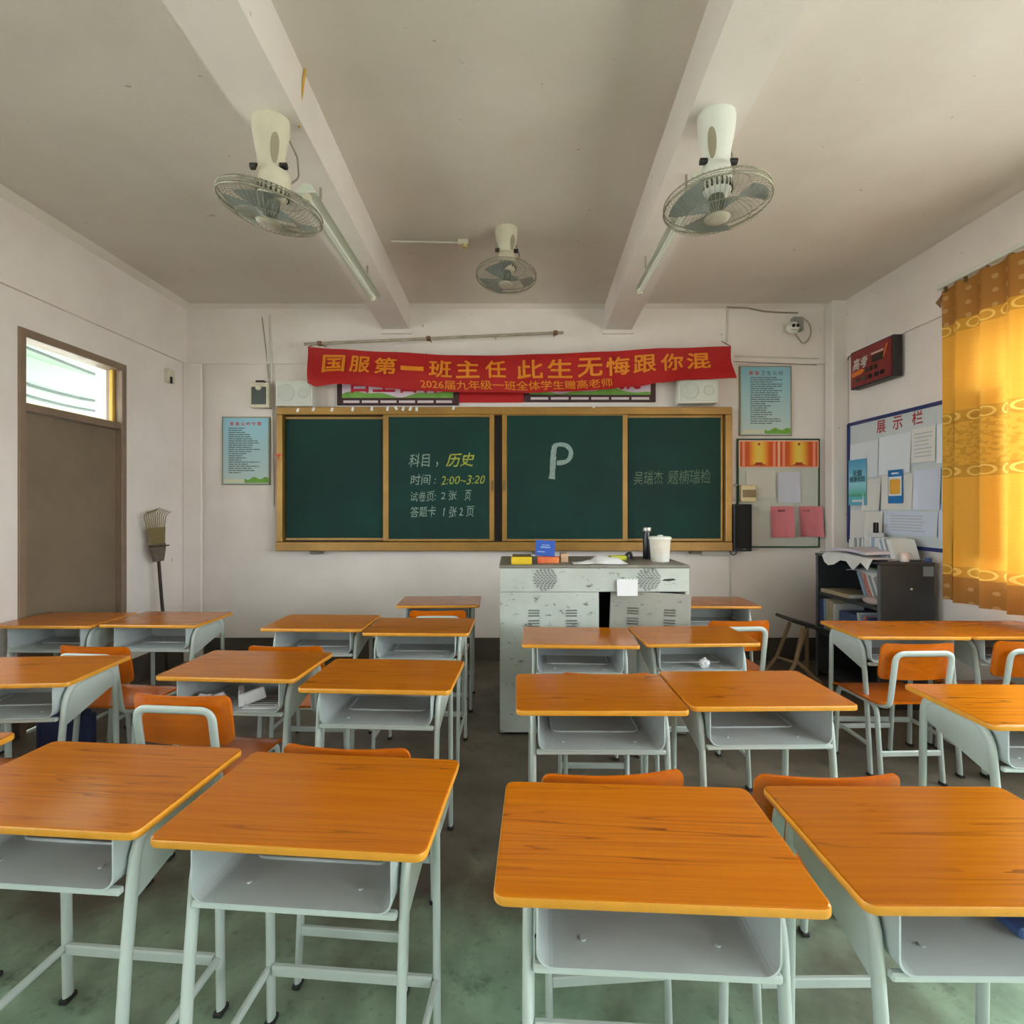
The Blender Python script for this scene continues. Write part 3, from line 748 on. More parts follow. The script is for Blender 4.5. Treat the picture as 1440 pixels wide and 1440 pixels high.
# ------------------------------------------------------------------ slogan posters and banner
def slogan(u0, u1, v0, v1, text, label, skew):
    x0, z1 = bk(u0, v0, 4.85); x1, z0 = bk(u1, v1, 4.85)
    base = Vector(((x0 + x1) / 2, YB - 0.02, z0)); r_ = empty('slogan_poster', base); tag(r_, label, 'poster', 'slogan posters above the blackboard')
    t = 0.05
    part('frame_border', mat('dark_brown_print', sr(62, 26, 30), 0.6), r_, lambda mb: mb.box(x0, x1, 4.845, YB - 0.022, z0, z1, bev=0.003), base)
    part('sky_print', mat('pink_sky_print', sr(226, 206, 222), 0.6, var=0.15, vscale=3), r_, lambda mb: mb.box(x0 + t, x1 - t, 4.842, 4.846, z0 + t + 0.02, z1 - t), base)
    def hills(mb):
        n = 24; top = []
        for i in range(n + 1):
            q = i / n; top.append((x0 + t + (x1 - x0 - 2 * t) * q, z0 + t + 0.055 + 0.022 * math.sin(q * 9 + skew) + 0.012 * math.sin(q * 21)))
        mb.prism([(x0 + t, z0 + t + 0.018)] + [(x1 - t, z0 + t + 0.018)] + top[::-1], 4.8395, 4.8425, 'y')
    part('hills_print', mat('green_hill_print', sr(122, 176, 74), 0.6, var=0.35, vscale=7), r_, hills, base)
    n = 6
    for i in range(n):
        a = x0 + t + (x1 - x0 - 2 * t) * i / n
        part('border_dash', mat('pale_print', sr(214, 200, 206), 0.6), r_, lambda mb: mb.box(a + 0.012, a + (x1 - x0 - 2 * t) / n - 0.012, 4.8425, 4.8455, z0 + 0.022, z0 + 0.045), base)
    vs, fs = fit_text(text, (x1 - x0 - 2 * t) * 0.84, 0.22, bold=0.02)
    vs = [Vector(p) - base for p in on_back(vs, (x0 + x1) / 2, z0 + 0.225, 4.838)]
    lettering('lettering', vs, fs, mat('crimson_print', sr(196, 24, 60), 0.6), r_)
slogan(474, 645, 505, 570, '自主合作', 'slogan poster half hidden by the banner, above the writing on the blackboard', 0)
slogan(737, 922, 503, 565.5, '勤学成就', 'slogan poster half hidden by the banner, above the large chalk P', 2)
mb = MB(); pbox(mb, 645.5, 736.5, 506, 566, 4.85, YB - 0.022, bev=0.003, Y=4.85)
tag(mb.build('red_panel', mat('red_board', sr(184, 10, 18), 0.55)), 'plain red panel hanging below the banner between the two slogan posters', 'panel')

def interp(pts, x):
    for (a, b), (c, d_) in zip(pts[:-1], pts[1:]):
        if x <= c:
            t = (x - a) / (c - a); t = t * t * (3 - 2 * t); return b + (d_ - b) * t
    return pts[-1][1]
TOPE = [(432, 488), (470, 490), (540, 494), (640, 498.5), (700, 499.5), (770, 498), (850, 495), (940, 490.5), (1028, 487)]
BOTE = [(432, 539), (445, 544), (480, 541), (560, 547), (640, 551), (720, 551.5), (790, 550), (850, 548), (890, 544), (930, 538), (970, 534), (1033, 533.5)]
BNY = 4.655
def banner(s, t, off=0.0):
    u = 433 + s * (1028 - 433) + (t * 5 * s) - 2.0 * math.sin(PI * t) * (1 - s)
    v = interp(TOPE, u) * (1 - t) + interp(BOTE, u) * t
    x, z = bk(u, v, BNY)
    y = BNY + 0.016 * math.sin(s * 21 + t * 2.5) * (0.3 + 0.7 * t) + 0.012 * math.sin(s * 47 - t * 4) * t + 0.02 * math.sin(t * 5.0 + s * 6)
    return Vector((x, y - off, z))
bnr = empty('banner', (0, BNY, 2.7))
tag(bnr, 'long red cloth banner with yellow lettering hung above the blackboard', 'banner')
BB = Vector((0, BNY, 2.7))
part('banner_cloth', M_RED, bnr, lambda mb: mb.grid(lambda s, t: banner(s, t), 160, 12, thick=(0, 0.002, 0)), BB)
def banner_text(body, s0, s1, t0, t1, m, bold, persq=None):
    vs, fs = fit_text(body, 1.0, 1.0, bold=bold)
    out = []
    for v in vs:
        s = s0 + (v.x + 0.5) * (s1 - s0); t = t0 + (0.5 - v.y) * (t1 - t0)
        out.append(banner(s, t, 0.005 + v.z) - BB)
    lettering('lettering', out, fs, m, bnr)
big = [('国', 455, 487), ('服', 494, 523), ('第', 529, 560), ('一', 566, 598), ('班', 605, 637), ('主', 643, 676), ('任', 684, 713), ('此', 729, 764), ('生', 771, 806), ('无', 813, 848), ('悔', 853, 886), ('跟', 891, 923), ('你', 930, 962), ('混', 967, 1000)]
for ch, u0, u1 in big:
    s0 = (u0 - 434) / 596; s1 = (u1 - 434) / 596
    if ch == '此':                      # drawn stroke by stroke
        mb = MB()
        def seg(x0, y0, x1, y1, w):
            n = 8; L_ = math.hypot(x1 - x0, y1 - y0); nx, ny = -(y1 - y0) / L_ * w / 2, (x1 - x0) / L_ * w / 2
            vs = []
            for i in range(n + 1):
                t = i / n
                for sg in (-1, 1):
                    px, py = x0 + (x1 - x0) * t + nx * sg, y0 + (y1 - y0) * t + ny * sg
                    vs.append(banner(s0 + px * (s1 - s0), 0.64 - py * 0.48, 0.005) - BB)
            mb.add(vs, [(2 * i, 2 * i + 1, 2 * i + 3, 2 * i + 2) for i in range(n)])
        for a_ in ((0.26, 0.98, 0.26, 0.12, 0.11), (0.08, 0.64, 0.08, 0.08, 0.10), (0.26, 0.60, 0.50, 0.60, 0.12), (0.0, 0.04, 0.52, 0.15, 0.13), (0.63, 0.98, 0.63, 0.08, 0.11), (0.60, 0.06, 1.0, 0.06, 0.12), (0.95, 0.06, 0.95, 0.28, 0.10), (0.63, 0.50, 0.97, 0.72, 0.12)): seg(*a_)
        lettering('lettering', mb.v, mb.f, M_YEL, bnr)
    elif ch == '一': banner_text(ch, s0, s1, 0.38, 0.50, M_YEL, 0.0)
    else: banner_text(ch, s0, s1, 0.16, 0.64, M_YEL, 0.020)
banner_text('2026届九年级一班全体学生赠高老师', (592 - 434) / 596, (860 - 434) / 596, 0.70, 0.94, M_YEL, 0.008)
for u, v in ((433, 487), (1027, 485)):
    x, z = bk(u, v, BNY)
    o = part('hanging_cord', mat('cord_red', sr(120, 40, 30), 0.7), bnr, lambda mb: mb.tube([(x, BNY, z - 0.01), (x + 0.005, YB - 0.018, z + 0.10)], 0.004, n=6), BB)

# ------------------------------------------------------------------ things on the back wall
def wall_speaker(u0, u1, v0, v1, yaw, label):
    Yc = 4.76
    x0, z1 = bk(u0, v0, 4.70); x1, z0 = bk(u1, v1, 4.70)
    w = x1 - x0; h_ = z1 - z0; r_ = empty('wall_speaker', ((x0 + x1) / 2, Yc, z0), math.radians(yaw)); tag(r_, label, 'speaker', 'white wall speakers')
    mb = MB(); mb.box(-w / 2, w / 2, -0.07, 0.055, 0, h_, bev=0.012, seg=2); mb.build('cabinet', M_WHITE, r_)
    g = MB(); g.box(-w / 2 + 0.015, w / 2 - 0.015, -0.076, -0.069, 0.015, h_ - 0.015, bev=0.003); g.build('grille', mat('speaker_cloth', sr(206, 208, 200), 0.8, var=0.15, vscale=200), r_)
    for cx, rr in ((-w * 0.2, h_ * 0.33), (w * 0.26, h_ * 0.2)):
        mb = MB(); mb.lathe([(rr, 0), (rr, 0.003), (rr - 0.006, 0.004), (rr * 0.3, 0.002)], 28, M=Matrix.Translation((cx, -0.0755, h_ * 0.5)) @ Matrix.Rotation(PI / 2, 4, 'X')); mb.build('driver_ring', mat('driver_cloth', sr(190, 194, 186), 0.8), r_)
    mb = MB(); mb.box(-0.03, 0.03, 0.054, 0.098, h_ * 0.3, h_ * 0.7); mb.build('bracket', M_CREAM, r_)
wall_speaker(388, 439, 535, 571, 2, 'white wall speaker left of the red banner')
wall_speaker(955, 1010, 532, 567, -6, 'white wall speaker below the right end of the red banner')

# small framed device with a dark front
x0, z1 = bk(350, 537, 4.78); x1, z0 = bk(378, 573, 4.78)
r_ = empty('wall_projector', ((x0 + x1) / 2, 4.86, z0)); tag(r_, 'small white box with a dark front, fixed left of the wall speaker', 'device')
w = x1 - x0; h_ = z1 - z0
mb = MB(); mb.box(-w / 2, w / 2, -0.075, -0.005, 0, h_, bev=0.012, seg=2); mb.build('housing', M_CREAM, r_)
mb = MB(); mb.box(-w / 2 + 0.022, w / 2 - 0.028, -0.082, -0.07, 0.03, h_ - 0.045, bev=0.002); mb.build('front_plate', mat('smoked_plate', sr(70, 78, 76), 0.35), r_)
mb = MB(); mb.lathe([(0.028, 0), (0.028, 0.008), (0.022, 0.012)], 20, M=Matrix.Translation((-0.002, -0.081, h_ - 0.05)) @ Matrix.Rotation(PI / 2, 4, 'X')); mb.build('knob', M_CREAM, r_)
mb = MB(); mb.box(-0.05, 0.03, -0.05, 0.0, h_ - 0.002, h_ + 0.025, bev=0.006); mb.build('top_clip', M_BLACK, r_)

def grad_poster_mat(name, top, bot, z0, z1):
    m = bpy.data.materials.new(name); m.use_nodes = True; nt = m.node_tree; b = nt.nodes['Principled BSDF']
    b.inputs['Roughness'].default_value = 0.35
    tc = nt.nodes.new('ShaderNodeTexCoord'); s = nt.nodes.new('ShaderNodeSeparateXYZ'); nt.links.new(tc.outputs['Generated'], s.inputs[0])
    x = nt.nodes.new('ShaderNodeMix'); x.data_type = 'RGBA'; x.inputs[6].default_value = bot; x.inputs[7].default_value = top
    nt.links.new(s.outputs['Z'], x.inputs[0]); nt.links.new(x.outputs[2], b.inputs['Base Color']); return m
M_PBLUE = grad_poster_mat('blue_poster_print', sr(140, 196, 216), sr(196, 214, 212), 0, 1)
M_INK = mat('grey_ink', sr(92, 104, 108), 0.7)
M_REDINK = mat('red_ink', sr(206, 44, 52), 0.6)
M_GREENINK = mat('green_print', sr(126, 182, 70), 0.6, var=0.3, vscale=14)
def rules_poster(u0, u1, v0, v1, title, nred, label, seed, indent):
    Y = 4.862
    x0, z1 = bk(u0, v0, Y); x1, z0 = bk(u1, v1, Y); w = x1 - x0; h_ = z1 - z0
    r_ = empty('rules_poster', ((x0 + x1) / 2, Y, z0)); tag(r_, label, 'poster')
    rnd = random.Random(seed)
    mb = MB(); mb.box(-w / 2, w / 2, -0.002, 0.016, 0, h_); mb.build('backing', mat('poster_edge', sr(150, 140, 120), 0.6), r_)
    mb = MB(); mb.box(-w / 2 + 0.012, w / 2 - 0.012, -0.006, -0.002, 0.012, h_ - 0.012); mb.build('print', M_PBLUE, r_)
    n = len(title); cw = w * 0.68 / n
    for i, ch in enumerate(title):
        vs, fs = fit_text(ch, cw * 0.7, cw * 0.7, bold=0.015)
        vs = [Vector(p) for p in on_back(vs, -w * 0.34 + cw * (i + 0.5), h_ * 0.895, -0.0072)]
        lettering('lettering', vs, fs, M_REDINK if i < nred else M_INK, r_)
    mb = MB(); rows = 22
    for k in range(rows):
        z = h_ * 0.83 - k * h_ * 0.031
        xx = -w / 2 + indent * w; xe = xx + rnd.uniform(0.25, 0.66) * w
        while xx < xe:
            l = rnd.uniform(0.02, 0.07); mb.box(xx, min(xx + l, xe), -0.0068, -0.0058, z - 0.0042, z + 0.0042); xx += l + 0.006
    o = mb.build('printed_text', M_INK, r_); o['kind'] = 'stuff'
    mb = MB(); top = [(w * 0.48 - (w * 0.5) * i / 10, 0.065 + 0.012 * math.sin(i * 1.3) - 0.004 * max(0, i - 7)) for i in range(11)]
    mb.prism([(-w * 0.02, 0.02), (w * 0.48, 0.02)] + top, -0.0075, -0.006, 'y'); mb.build('grass_print', M_GREENINK, r_)
    mb = MB()
    for k in range(9):
        a = -w * 0.45 + k * w * 0.045; mb.prism([(a, 0.025), (a + 0.02, 0.025), (a + 0.02 + 0.006, 0.05 + 0.015 * rnd.random()), (a + 0.004, 0.05)], -0.0075, -0.006, 'y')
    o = mb.build('white_flower_print', mat('ivory_print', sr(222, 220, 190), 0.6), r_); o['kind'] = 'stuff'
    return r_
rules_poster(312.5, 379.5, 586, 682, '班级公约守则', 6, 'pale blue rules poster with red title, left of the blackboard', 3, 0.14)
rules_poster(1040, 1113, 514.5, 613, '班级卫生公约', 2, 'pale blue hygiene rules poster, upper right of the blackboard', 5, 0.20)

# green framed notice board right of the blackboard
Y = 4.865
x0, z1 = bk(1036.5, 617, Y); x1, z0 = bk(1152, 770, Y)
r_ = empty('notice_board', ((x0 + x1) / 2, Y, z0)); tag(r_, 'grey notice board with thin dark green frame, right of the blackboard', 'notice board')
w = x1 - x0; h_ = z1 - z0
mb = MB(); mb.box(-w / 2 + 0.012, w / 2 - 0.012, -0.004, 0.014, 0.012, h_ - 0.012); mb.build('panel', mat('grey_board', sr(206, 206, 198), 0.6, var=0.1, vscale=5), r_)
mb = MB()
for a in ((-w / 2, w / 2, 0, 0.013), (-w / 2, w / 2, h_ - 0.013, h_), (-w / 2, -w / 2 + 0.013, 0.013, h_ - 0.013), (w / 2 - 0.013, w / 2, 0.013, h_ - 0.013)):
    mb.box(a[0], a[1], -0.012, 0.014, a[2], a[3])
mb.build('frame', mat('dark_green_frame', sr(36, 74, 58), 0.5), r_)

def certificate(u0, u1, v0, v1, label):
    Y = 4.85; x0, z1 = bk(u0, v0, Y); x1, z0 = bk(u1, v1, Y); w = x1 - x0; h_ = z1 - z0
    r_ = empty('certificate', ((x0 + x1) / 2, Y, z0)); tag(r_, label, 'certificate', 'orange award certificates')
    mb = MB(); mb.box(-w / 2, w / 2, -0.001, 0.001, 0, h_); mb.build('sheet', mat('pink_paper', sr(248, 190, 160), 0.5), r_)
    mb = MB(); mb.box(-w / 2 + 0.01, w / 2 - 0.01, -0.0025, -0.001, 0.01, h_ - 0.01); mb.build('orange_field', mat('orange_print', sr(226, 90, 22), 0.5, var=0.2, vscale=6), r_)
    m = bpy.data.materials.get('gold_field_print')
    if not m:
        m = bpy.data.materials.new('gold_field_print'); m.use_nodes = True; nt = m.node_tree
        tc = nt.nodes.new('ShaderNodeTexCoord'); s = nt.nodes.new('ShaderNodeSeparateXYZ'); nt.links.new(tc.outputs['Generated'], s.inputs[0])
        cr = nt.nodes.new('ShaderNodeValToRGB'); e = cr.color_ramp.elements
        e[0].color = sr(226, 96, 24); e[1].color = sr(226, 96, 24)
        for p, c in ((0.3, sr(242, 190, 60)), (0.5, sr(236, 206, 90)), (0.7, sr(242, 190, 60))):
            q = cr.color_ramp.elements.new(p); q.color = c
        nt.links.new(s.outputs['X'], cr.inputs[0]); nt.links.new(cr.outputs[0], nt.nodes['Principled BSDF'].inputs['Base Color'])
    mb = MB(); mb.box(-w * 0.25, w * 0.25, -0.004, -0.0025, 0.02, h_ - 0.012); mb.build('gold_field', m, r_)
    for s in (-1, 1):
        mb = MB(); mb.box(s * w * 0.385 - 0.012, s * w * 0.385 + 0.012, -0.004, -0.0025, 0.012, h_ - 0.012); mb.build('ribbon_print', mat('salmon_print', sr(240, 150, 120), 0.5), r_)
    mb = MB(); mb.lathe([(0.013, 0), (0.013, 0.0015)], 10, M=Matrix.Translation((0, -0.004, h_ - 0.035)) @ Matrix.Rotation(PI / 2, 4, 'X')); mb.build('emblem_print', M_REDINK, r_)
    mb = MB(); mb.prism([(-0.07, 0.022), (0.07, 0.022), (0.035, 0.034), (0.03, 0.048), (-0.03, 0.048), (-0.035, 0.034)], -0.0055, -0.004, 'y'); mb.build('scroll_print', mat('maroon_print', sr(170, 44, 20), 0.5), r_)
certificate(1039, 1095, 619.5, 657.5, 'orange award certificate on the notice board, the one nearer the blackboard')
certificate(1095.5, 1151, 619.5, 657.5, 'orange award certificate on the notice board, the one nearer the corner column')

def sheet(u0, u1, v0, v1, m, label, curl=0.006, Y=4.856, cat='paper', group='papers on the notice board'):
    x0, z1 = bk(u0, v0, Y); x1, z0 = bk(u1, v1, Y)
    mb = MB(); 
    def fn(s, t):
        k = (2 * s - 1) ** 4 * (0.4 + t)
        return Vector((x0 + (x1 - x0) * s, Y - curl * k - 0.003, z1 + (z0 - z1) * t))
    mb.grid(fn, 8, 6, thick=(0, 0.001, 0)); o = mb.build('paper_sheet', m); tag(o, label, cat, group); return o
M_PINK = mat('pink_sheet', sr(222, 128, 136), 0.75, var=0.12, vscale=5)
sheet(1093.5, 1125, 664, 706.5, mat('lilac_sheet', sr(206, 206, 220), 0.75), 'pale lilac paper sheet in the middle of the notice board')
s1 = sheet(1083, 1115.5, 712, 756, M_PINK, 'pink paper sheet on the notice board, the flatter left one', 0.02)
s2 = sheet(1122.5, 1155, 712, 755, M_PINK, 'pink paper sheet on the notice board with curled corner, overlapping the frame', 0.03)
sheet(1049, 1090, 662, 700, mat('grey_sheet', sr(210, 205, 196), 0.8), 'faded grey paper sheet left of the lilac sheet', 0.004)
for px, txt, pr in ((1099, '通知单', s1), (1134, '公告', s2)):
    x, z = bk(px, 718, 4.85); vs, fs = fit_text(txt, 0.07, 0.02, bold=0.01)
    lettering('lettering', [Vector(p) for p in on_back(vs, x, z, 4.8508)], fs, mat('dark_red_ink', sr(130, 40, 50), 0.7), pr)

# breaker box, conduit, black column speaker
x0, z1 = bk(1043, 682, 4.80); x1, z0 = bk(1063.5, 706, 4.80)
r_ = empty('breaker_box', ((x0 + x1) / 2, 4.86, z0)); tag(r_, 'cream breaker box with a brown window above the black speaker', 'breaker box')
w = x1 - x0; h_ = z1 - z0
mb = MB(); mb.box(-w / 2, w / 2, -0.06, 0.002, 0, h_, bev=0.006); mb.build('housing', mat('cream_box', sr(222, 204, 160), 0.5), r_)
mb = MB(); mb.box(-w / 2 + 0.008, w / 2 - 0.004, -0.066, -0.058, h_ * 0.28, h_ * 0.72, bev=0.002); mb.build('cover_window', mat('brown_window', sr(140, 118, 84), 0.3), r_)
x0, z1 = bk(1033, 709, 4.72); x1, z0 = bk(1058.5, 775.5, 4.72)
r_ = empty('column_speaker', ((x0 + x1) / 2, 4.80, z0)); tag(r_, 'tall black speaker hung beside the right end of the blackboard', 'speaker')
w = x1 - x0; h_ = z1 - z0
mb = MB(); mb.box(-w / 2, w / 2, -0.07, 0.06, 0, h_, bev=0.006); mb.build('cabinet', M_BLACK, r_)
mb = MB(); mb.box(-w / 2 + 0.008, w / 2 - 0.008, -0.078, -0.069, 0.03, h_ - 0.008, bev=0.004); mb.build('grille', mat('black_cloth', sr(32, 30, 30), 0.95), r_)
mb = MB(); mb.box(0.0, 0.025, -0.0735, -0.068, 0.016, 0.022); mb.build('badge', mat('silver_badge', sr(150, 150, 150), 0.4, 0.6), r_)
mb = MB(); mb.tube(fillet([(-0.02, 0.02, 0.0), (-0.03, 0.02, -0.04), (-0.07, 0.03, -0.04), (-0.075, 0.05, 0.01)], 0.02), 0.005, n=6); mb.build('cable', M_BLACK, r_)

M_COND = mat('white_conduit', sr(222, 216, 206), 0.5, var=0.1)
M_WIRE = mat('grey_wire', sr(150, 138, 122), 0.6)
def conduit(pts, r, m, label, name='conduit', Y=4.872):
    P = []
    for u, v in pts:
        x, z = bk(u, v, Y); P.append((x, (Y if z < RBZ else Y - 0.02), z))
    mb = MB(); mb.tube(fillet(P, 0.02, 3) if len(P) > 2 else P, r, n=6); tag(mb.build(name, m), label, name)
conduit([(381, 444), (383, 512), (385, 712)], 0.009, M_COND, 'thin white conduit running down the wall left of the wall speaker')
conduit([(370, 447), (374, 480), (378, 532)], 0.004, M_WIRE, 'loose thin wire coming down to the small dark fronted box', 'wire')
conduit([(1022, 432), (1020, 486)], 0.010, M_COND, 'white conduit from the ceiling to the right end of the banner')
conduit([(1032, 502), (1075, 503), (1150, 505)], 0.007, M_COND, 'thin conduit running right from the banner end to the column')
conduit([(1030, 509.5), (1100, 512), (1148, 513)], 0.004, M_WIRE, 'thin wire running along under the conduit above the hygiene poster', 'wire')
conduit([(1027, 779), (1028, 880)], 0.010, M_COND, 'white conduit running down the wall beside the lectern')
conduit([(985, 781), (1027, 781.5)], 0.008, M_COND, 'short level conduit under the right end of the blackboard')
conduit([(1032, 682), (1056, 682)], 0.013, M_COND, 'short flat conduit feeding the breaker box')

# camera with loop of cable
x, z = bk(1114.5, 461, 4.74)
r_ = empty('security_camera', (x, 4.86, z)); tag(r_, 'round white two-eyed camera with grey box high on the back wall', 'camera')
mb = MB()
bm = bmesh.new(); bmesh.ops.create_uvsphere(bm, u_segments=24, v_segments=14, radius=0.056); mb.bm(bm, 0, True, Matrix.Translation((0, -0.12, 0))); mb.build('camera_ball', M_WHITE, r_)
for ex in (-0.018, 0.020):
    mb = MB(); mb.lathe([(0.016, 0), (0.016, 0.006), (0.011, 0.009)], 14, M=Matrix.Translation((ex, -0.170, 0.004)) @ Matrix.Rotation(PI / 2, 4, 'X')); mb.build('lens', M_BLACK, r_)
mb = MB(); mb.tube(arc_pts := [(0.036 * math.sin(t), -0.166 + 0.01 * math.sin(t) ** 2, -0.022 - 0.010 * math.cos(t)) for t in [(-1.1 + 2.2 * i / 8) for i in range(9)]], 0.003, n=6); mb.build('seam', MATS['bracket_grey'], r_)
mb = MB(); mb.box(0.045, 0.138, -0.06, 0.0, -0.002, 0.128, bev=0.008, seg=2); mb.build('junction_box', mat('grey_box', sr(150, 152, 146), 0.6), r_)
mb = MB(); mb.box(0.0, 0.06, -0.10, -0.04, -0.02, 0.02, bev=0.006); mb.build('arm', M_WHITE, r_)
mb = MB(); mb.tube([(0.138 + 0.085 * math.sin(t) , -0.03, 0.01 - 0.115 * math.cos(t) * -1 + (-0.01)) for t in [0.1 + i * 0.27 for i in range(12)]] + [(0.10, -0.04, -0.07), (0.05, -0.06, -0.03)], 0.0075, n=6); mb.build('cable_loop', mat('grey_cable', sr(186, 178, 166), 0.6), r_)
P = [bk(u, v, 4.845) for u, v in ((1022, 432), (1050, 433), (1075, 438), (1100, 439.5), (1122, 440))]
mb = MB(); mb.tube([(a, 4.845, b) for a, b in P], 0.007, n=6); tag(mb.build('wire', M_WIRE), 'grey wire sagging along the ceiling to the camera', 'wire')

# bare lamp bar above the banner
xa, za = bk(428, 484, 4.70); xb, zb = bk(792, 467.5, 4.70)
r_ = empty('lamp_bar', ((xa + xb) / 2, 4.70, (za + zb) / 2)); tag(r_, 'thin old lamp bar slanting along the wall above the red banner', 'lamp')
base = Vector(r_.location)
part('bar', mat('dusty_bar', sr(190, 180, 160), 0.6, var=0.4, vscale=9), r_, lambda mb: mb.tube([(xa, 4.70, za), (xb, 4.70, zb)], 0.014, n=8), base)
for t in (0.06, 0.48, 0.97):
    px = xa + (xb - xa) * t; pz = za + (zb - za) * t
    part('clip', mat('rusty_clip', sr(120, 84, 56), 0.7), r_, lambda mb: (mb.box(px - 0.02, px + 0.02, 4.682, 4.72, pz - 0.018, pz + 0.018, bev=0.003), mb.tube([(px, 4.71, pz), (px, YB - 0.02, pz + 0.02)], 0.005, n=6)), base)
# wall fitting in the left corner
x, z = bk(252, 528, 4.55)
r_ = empty('wall_hook', (XL, 4.62, z)); tag(r_, 'small white fitting with dark clip in the left corner below the beam line', 'fitting')
mb = MB(); mb.box(0.0, 0.045, -0.045, 0.045, -0.05, 0.07, bev=0.006); mb.build('plate', M_CREAM, r_)
mb = MB(); mb.box(0.046, 0.06, -0.035, -0.015, -0.06, 0.0, bev=0.003); mb.build('clip', M_BLACK, r_)

# ------------------------------------------------------------------ right wall: clock, display board, curtain
r_ = empty('countdown_clock', (XR - 0.026, 4.31, 2.50)); tag(r_, 'dark red countdown clock panel on the right wall', 'clock')
hy = 0.255; H = 0.33
mb = MB(); mb.box(-0.075, 0.0, -hy, hy, 0, H, bev=0.004); mb.build('case', mat('black_case', sr(34, 30, 30), 0.5), r_)
mb = MB(); mb.box(-0.080, -0.0745, -hy + 0.012, hy - 0.012, 0.012, H - 0.012); mb.build('face', mat('dark_red_face', sr(142, 34, 36), 0.35, var=0.35, vscale=7), r_)
def rbox(mb, y0, y1, z0, z1, d=0.0015): mb.box(-0.0815 - d, -0.080, -y1, -y0, z0, z1)
# y here runs left to right as seen from the room
mb = MB(); rbox(mb, 0.02, 0.15, 0.17, 0.225); mb.build('display_window', mat('display_off', sr(40, 20, 16), 0.2), r_)
mb = MB(); rbox(mb, 0.015, 0.155, 0.235, 0.25); mb.build('caption_print', mat('pale_red_print', sr(220, 190, 180), 0.5), r_)
mb = MB()
for a in (-0.06, -0.005, 0.05): rbox(mb, a, a + 0.035, 0.105, 0.145)
for a in (-0.175, -0.095, -0.02, 0.055, 0.12): rbox(mb, a, a + 0.045, 0.045, 0.08)
o = mb.build('digit_window', MATS['display_off'], r_); o['kind'] = 'stuff'
vs, fs = fit_text('高考', 0.19, 0.10, bold=0.03, shear=0.2)
vs = [(-0.083 - v.z, -(v.x - 0.12), v.y + 0.205) for v in vs]
lettering('lettering', vs, fs, mat('silver_print', sr(206, 196, 190), 0.4), r_)
mb = MB(); mb.prism([(0.225, 0.10), (0.225, 0.14), (0.10, 0.15), (0.06, 0.135), (0.10, 0.11)], -0.083, -0.080, 'x'); mb.build('orange_flash', mat('orange_flash', sr(226, 120, 40), 0.5), r_)
mb = MB(); mb.prism([(-0.19, 0.28), (-0.205, 0.28), (-0.16, 0.18), (-0.15, 0.18)], -0.083, -0.080, 'x'); mb.build('streak_print', MATS['orange_flash'], r_)
mb = MB(); mb.tube(fillet([(-0.03, hy, 0.25), (-0.03, hy + 0.06, 0.33), (-0.02, hy + 0.11, 0.33), (-0.012, hy + 0.135, 0.31)], 0.03), 0.005, n=6); mb.build('power_wire', M_BLACK, r_)

# display board
DB0, DB1, DZ0, DZ1 = 3.20, 4.715, 1.14, 2.220
r_ = empty('display_board', (XR, (DB0 + DB1) / 2, DZ0)); tag(r_, 'large white display board with navy frame and red heading on the right wall', 'notice board')
base = Vector(r_.location)
part('panel', mat('pale_panel', sr(206, 214, 218), 0.5, var=0.06), r_, lambda mb: mb.box(XR - 0.018, XR - 0.002, DB0, DB1, DZ0, DZ1), base)
def dfr(mb):
    mb.box(XR - 0.03, XR - 0.002, DB0, DB1, DZ1 - 0.02, DZ1 + 0.008); mb.box(XR - 0.03, XR - 0.002, DB0, DB1, DZ0 - 0.008, DZ0 + 0.02)
    mb.box(XR - 0.03, XR - 0.002, DB1 - 0.02, DB1 + 0.008, DZ0, DZ1); mb.box(XR - 0.03, XR - 0.002, DB0 - 0.008, DB0 + 0.02, DZ0, DZ1)
part('frame', M_NAVY, r_, dfr, base)
def rw(u, v, X=XR - 0.02):
    Y = X * F / (u - 720.0); return Y, CAMZ + (HOR - v) / F * Y
for ch, u, v in (('展', 1239, 600), ('示', 1262, 594.5), ('栏', 1290, 587.5)):
    y, z = rw(u, v); hh = 0.105
    vs, fs = fit_text(ch, hh, hh, bold=0.012)
    lettering('lettering', [Vector(p) - base for p in on_right(vs, y, z, XR - 0.0195)], fs, mat('heading_red', sr(176, 40, 44), 0.5), r_)
def wsheet(y0, y1, z0, z1, m, label, layer=0, curl=0.006, lines=0, seed=1):
    X = XR - 0.0215 - 0.003 * layer
    def fn(s, t):
        k = abs(2 * s - 1) ** 5 * (0.3 + t)
        return Vector((X - curl * k, y1 + (y0 - y1) * s, z1 + (z0 - z1) * t))
    mb = MB(); mb.grid(fn, 8, 6, thick=(0.0008, 0, 0)); o = mb.build('paper_sheet', m); tag(o, label, 'paper', 'papers on the display board')
    if lines:
        rnd = random.Random(seed); mb = MB(); w = y1 - y0
        for i in range(lines):
            z = z1 - (i + 1.5) * (z1 - z0) / (lines + 2)
            mb.box(X - 0.0025, X - 0.0015, y1 - w * rnd.uniform(0.7, 0.88), y1 - w * 0.12, z - 0.004, z + 0.004)
        q = mb.build('printed_text', mat('faint_ink', sr(186, 190, 196), 0.8), o); q['kind'] = 'stuff'
    return o
PA = mat('bluish_paper', sr(224, 230, 238), 0.7); PB = mat('warm_paper', sr(224, 222, 218), 0.75); PC = mat('lilac_paper', sr(206, 214, 234), 0.7); PD = mat('cream_paper', sr(230, 232, 214), 0.75)
wsheet(4.33, 4.688, 1.72, 2.03, PA, 'white sheet at top left of the display board above the sky blue leaflet', 0)
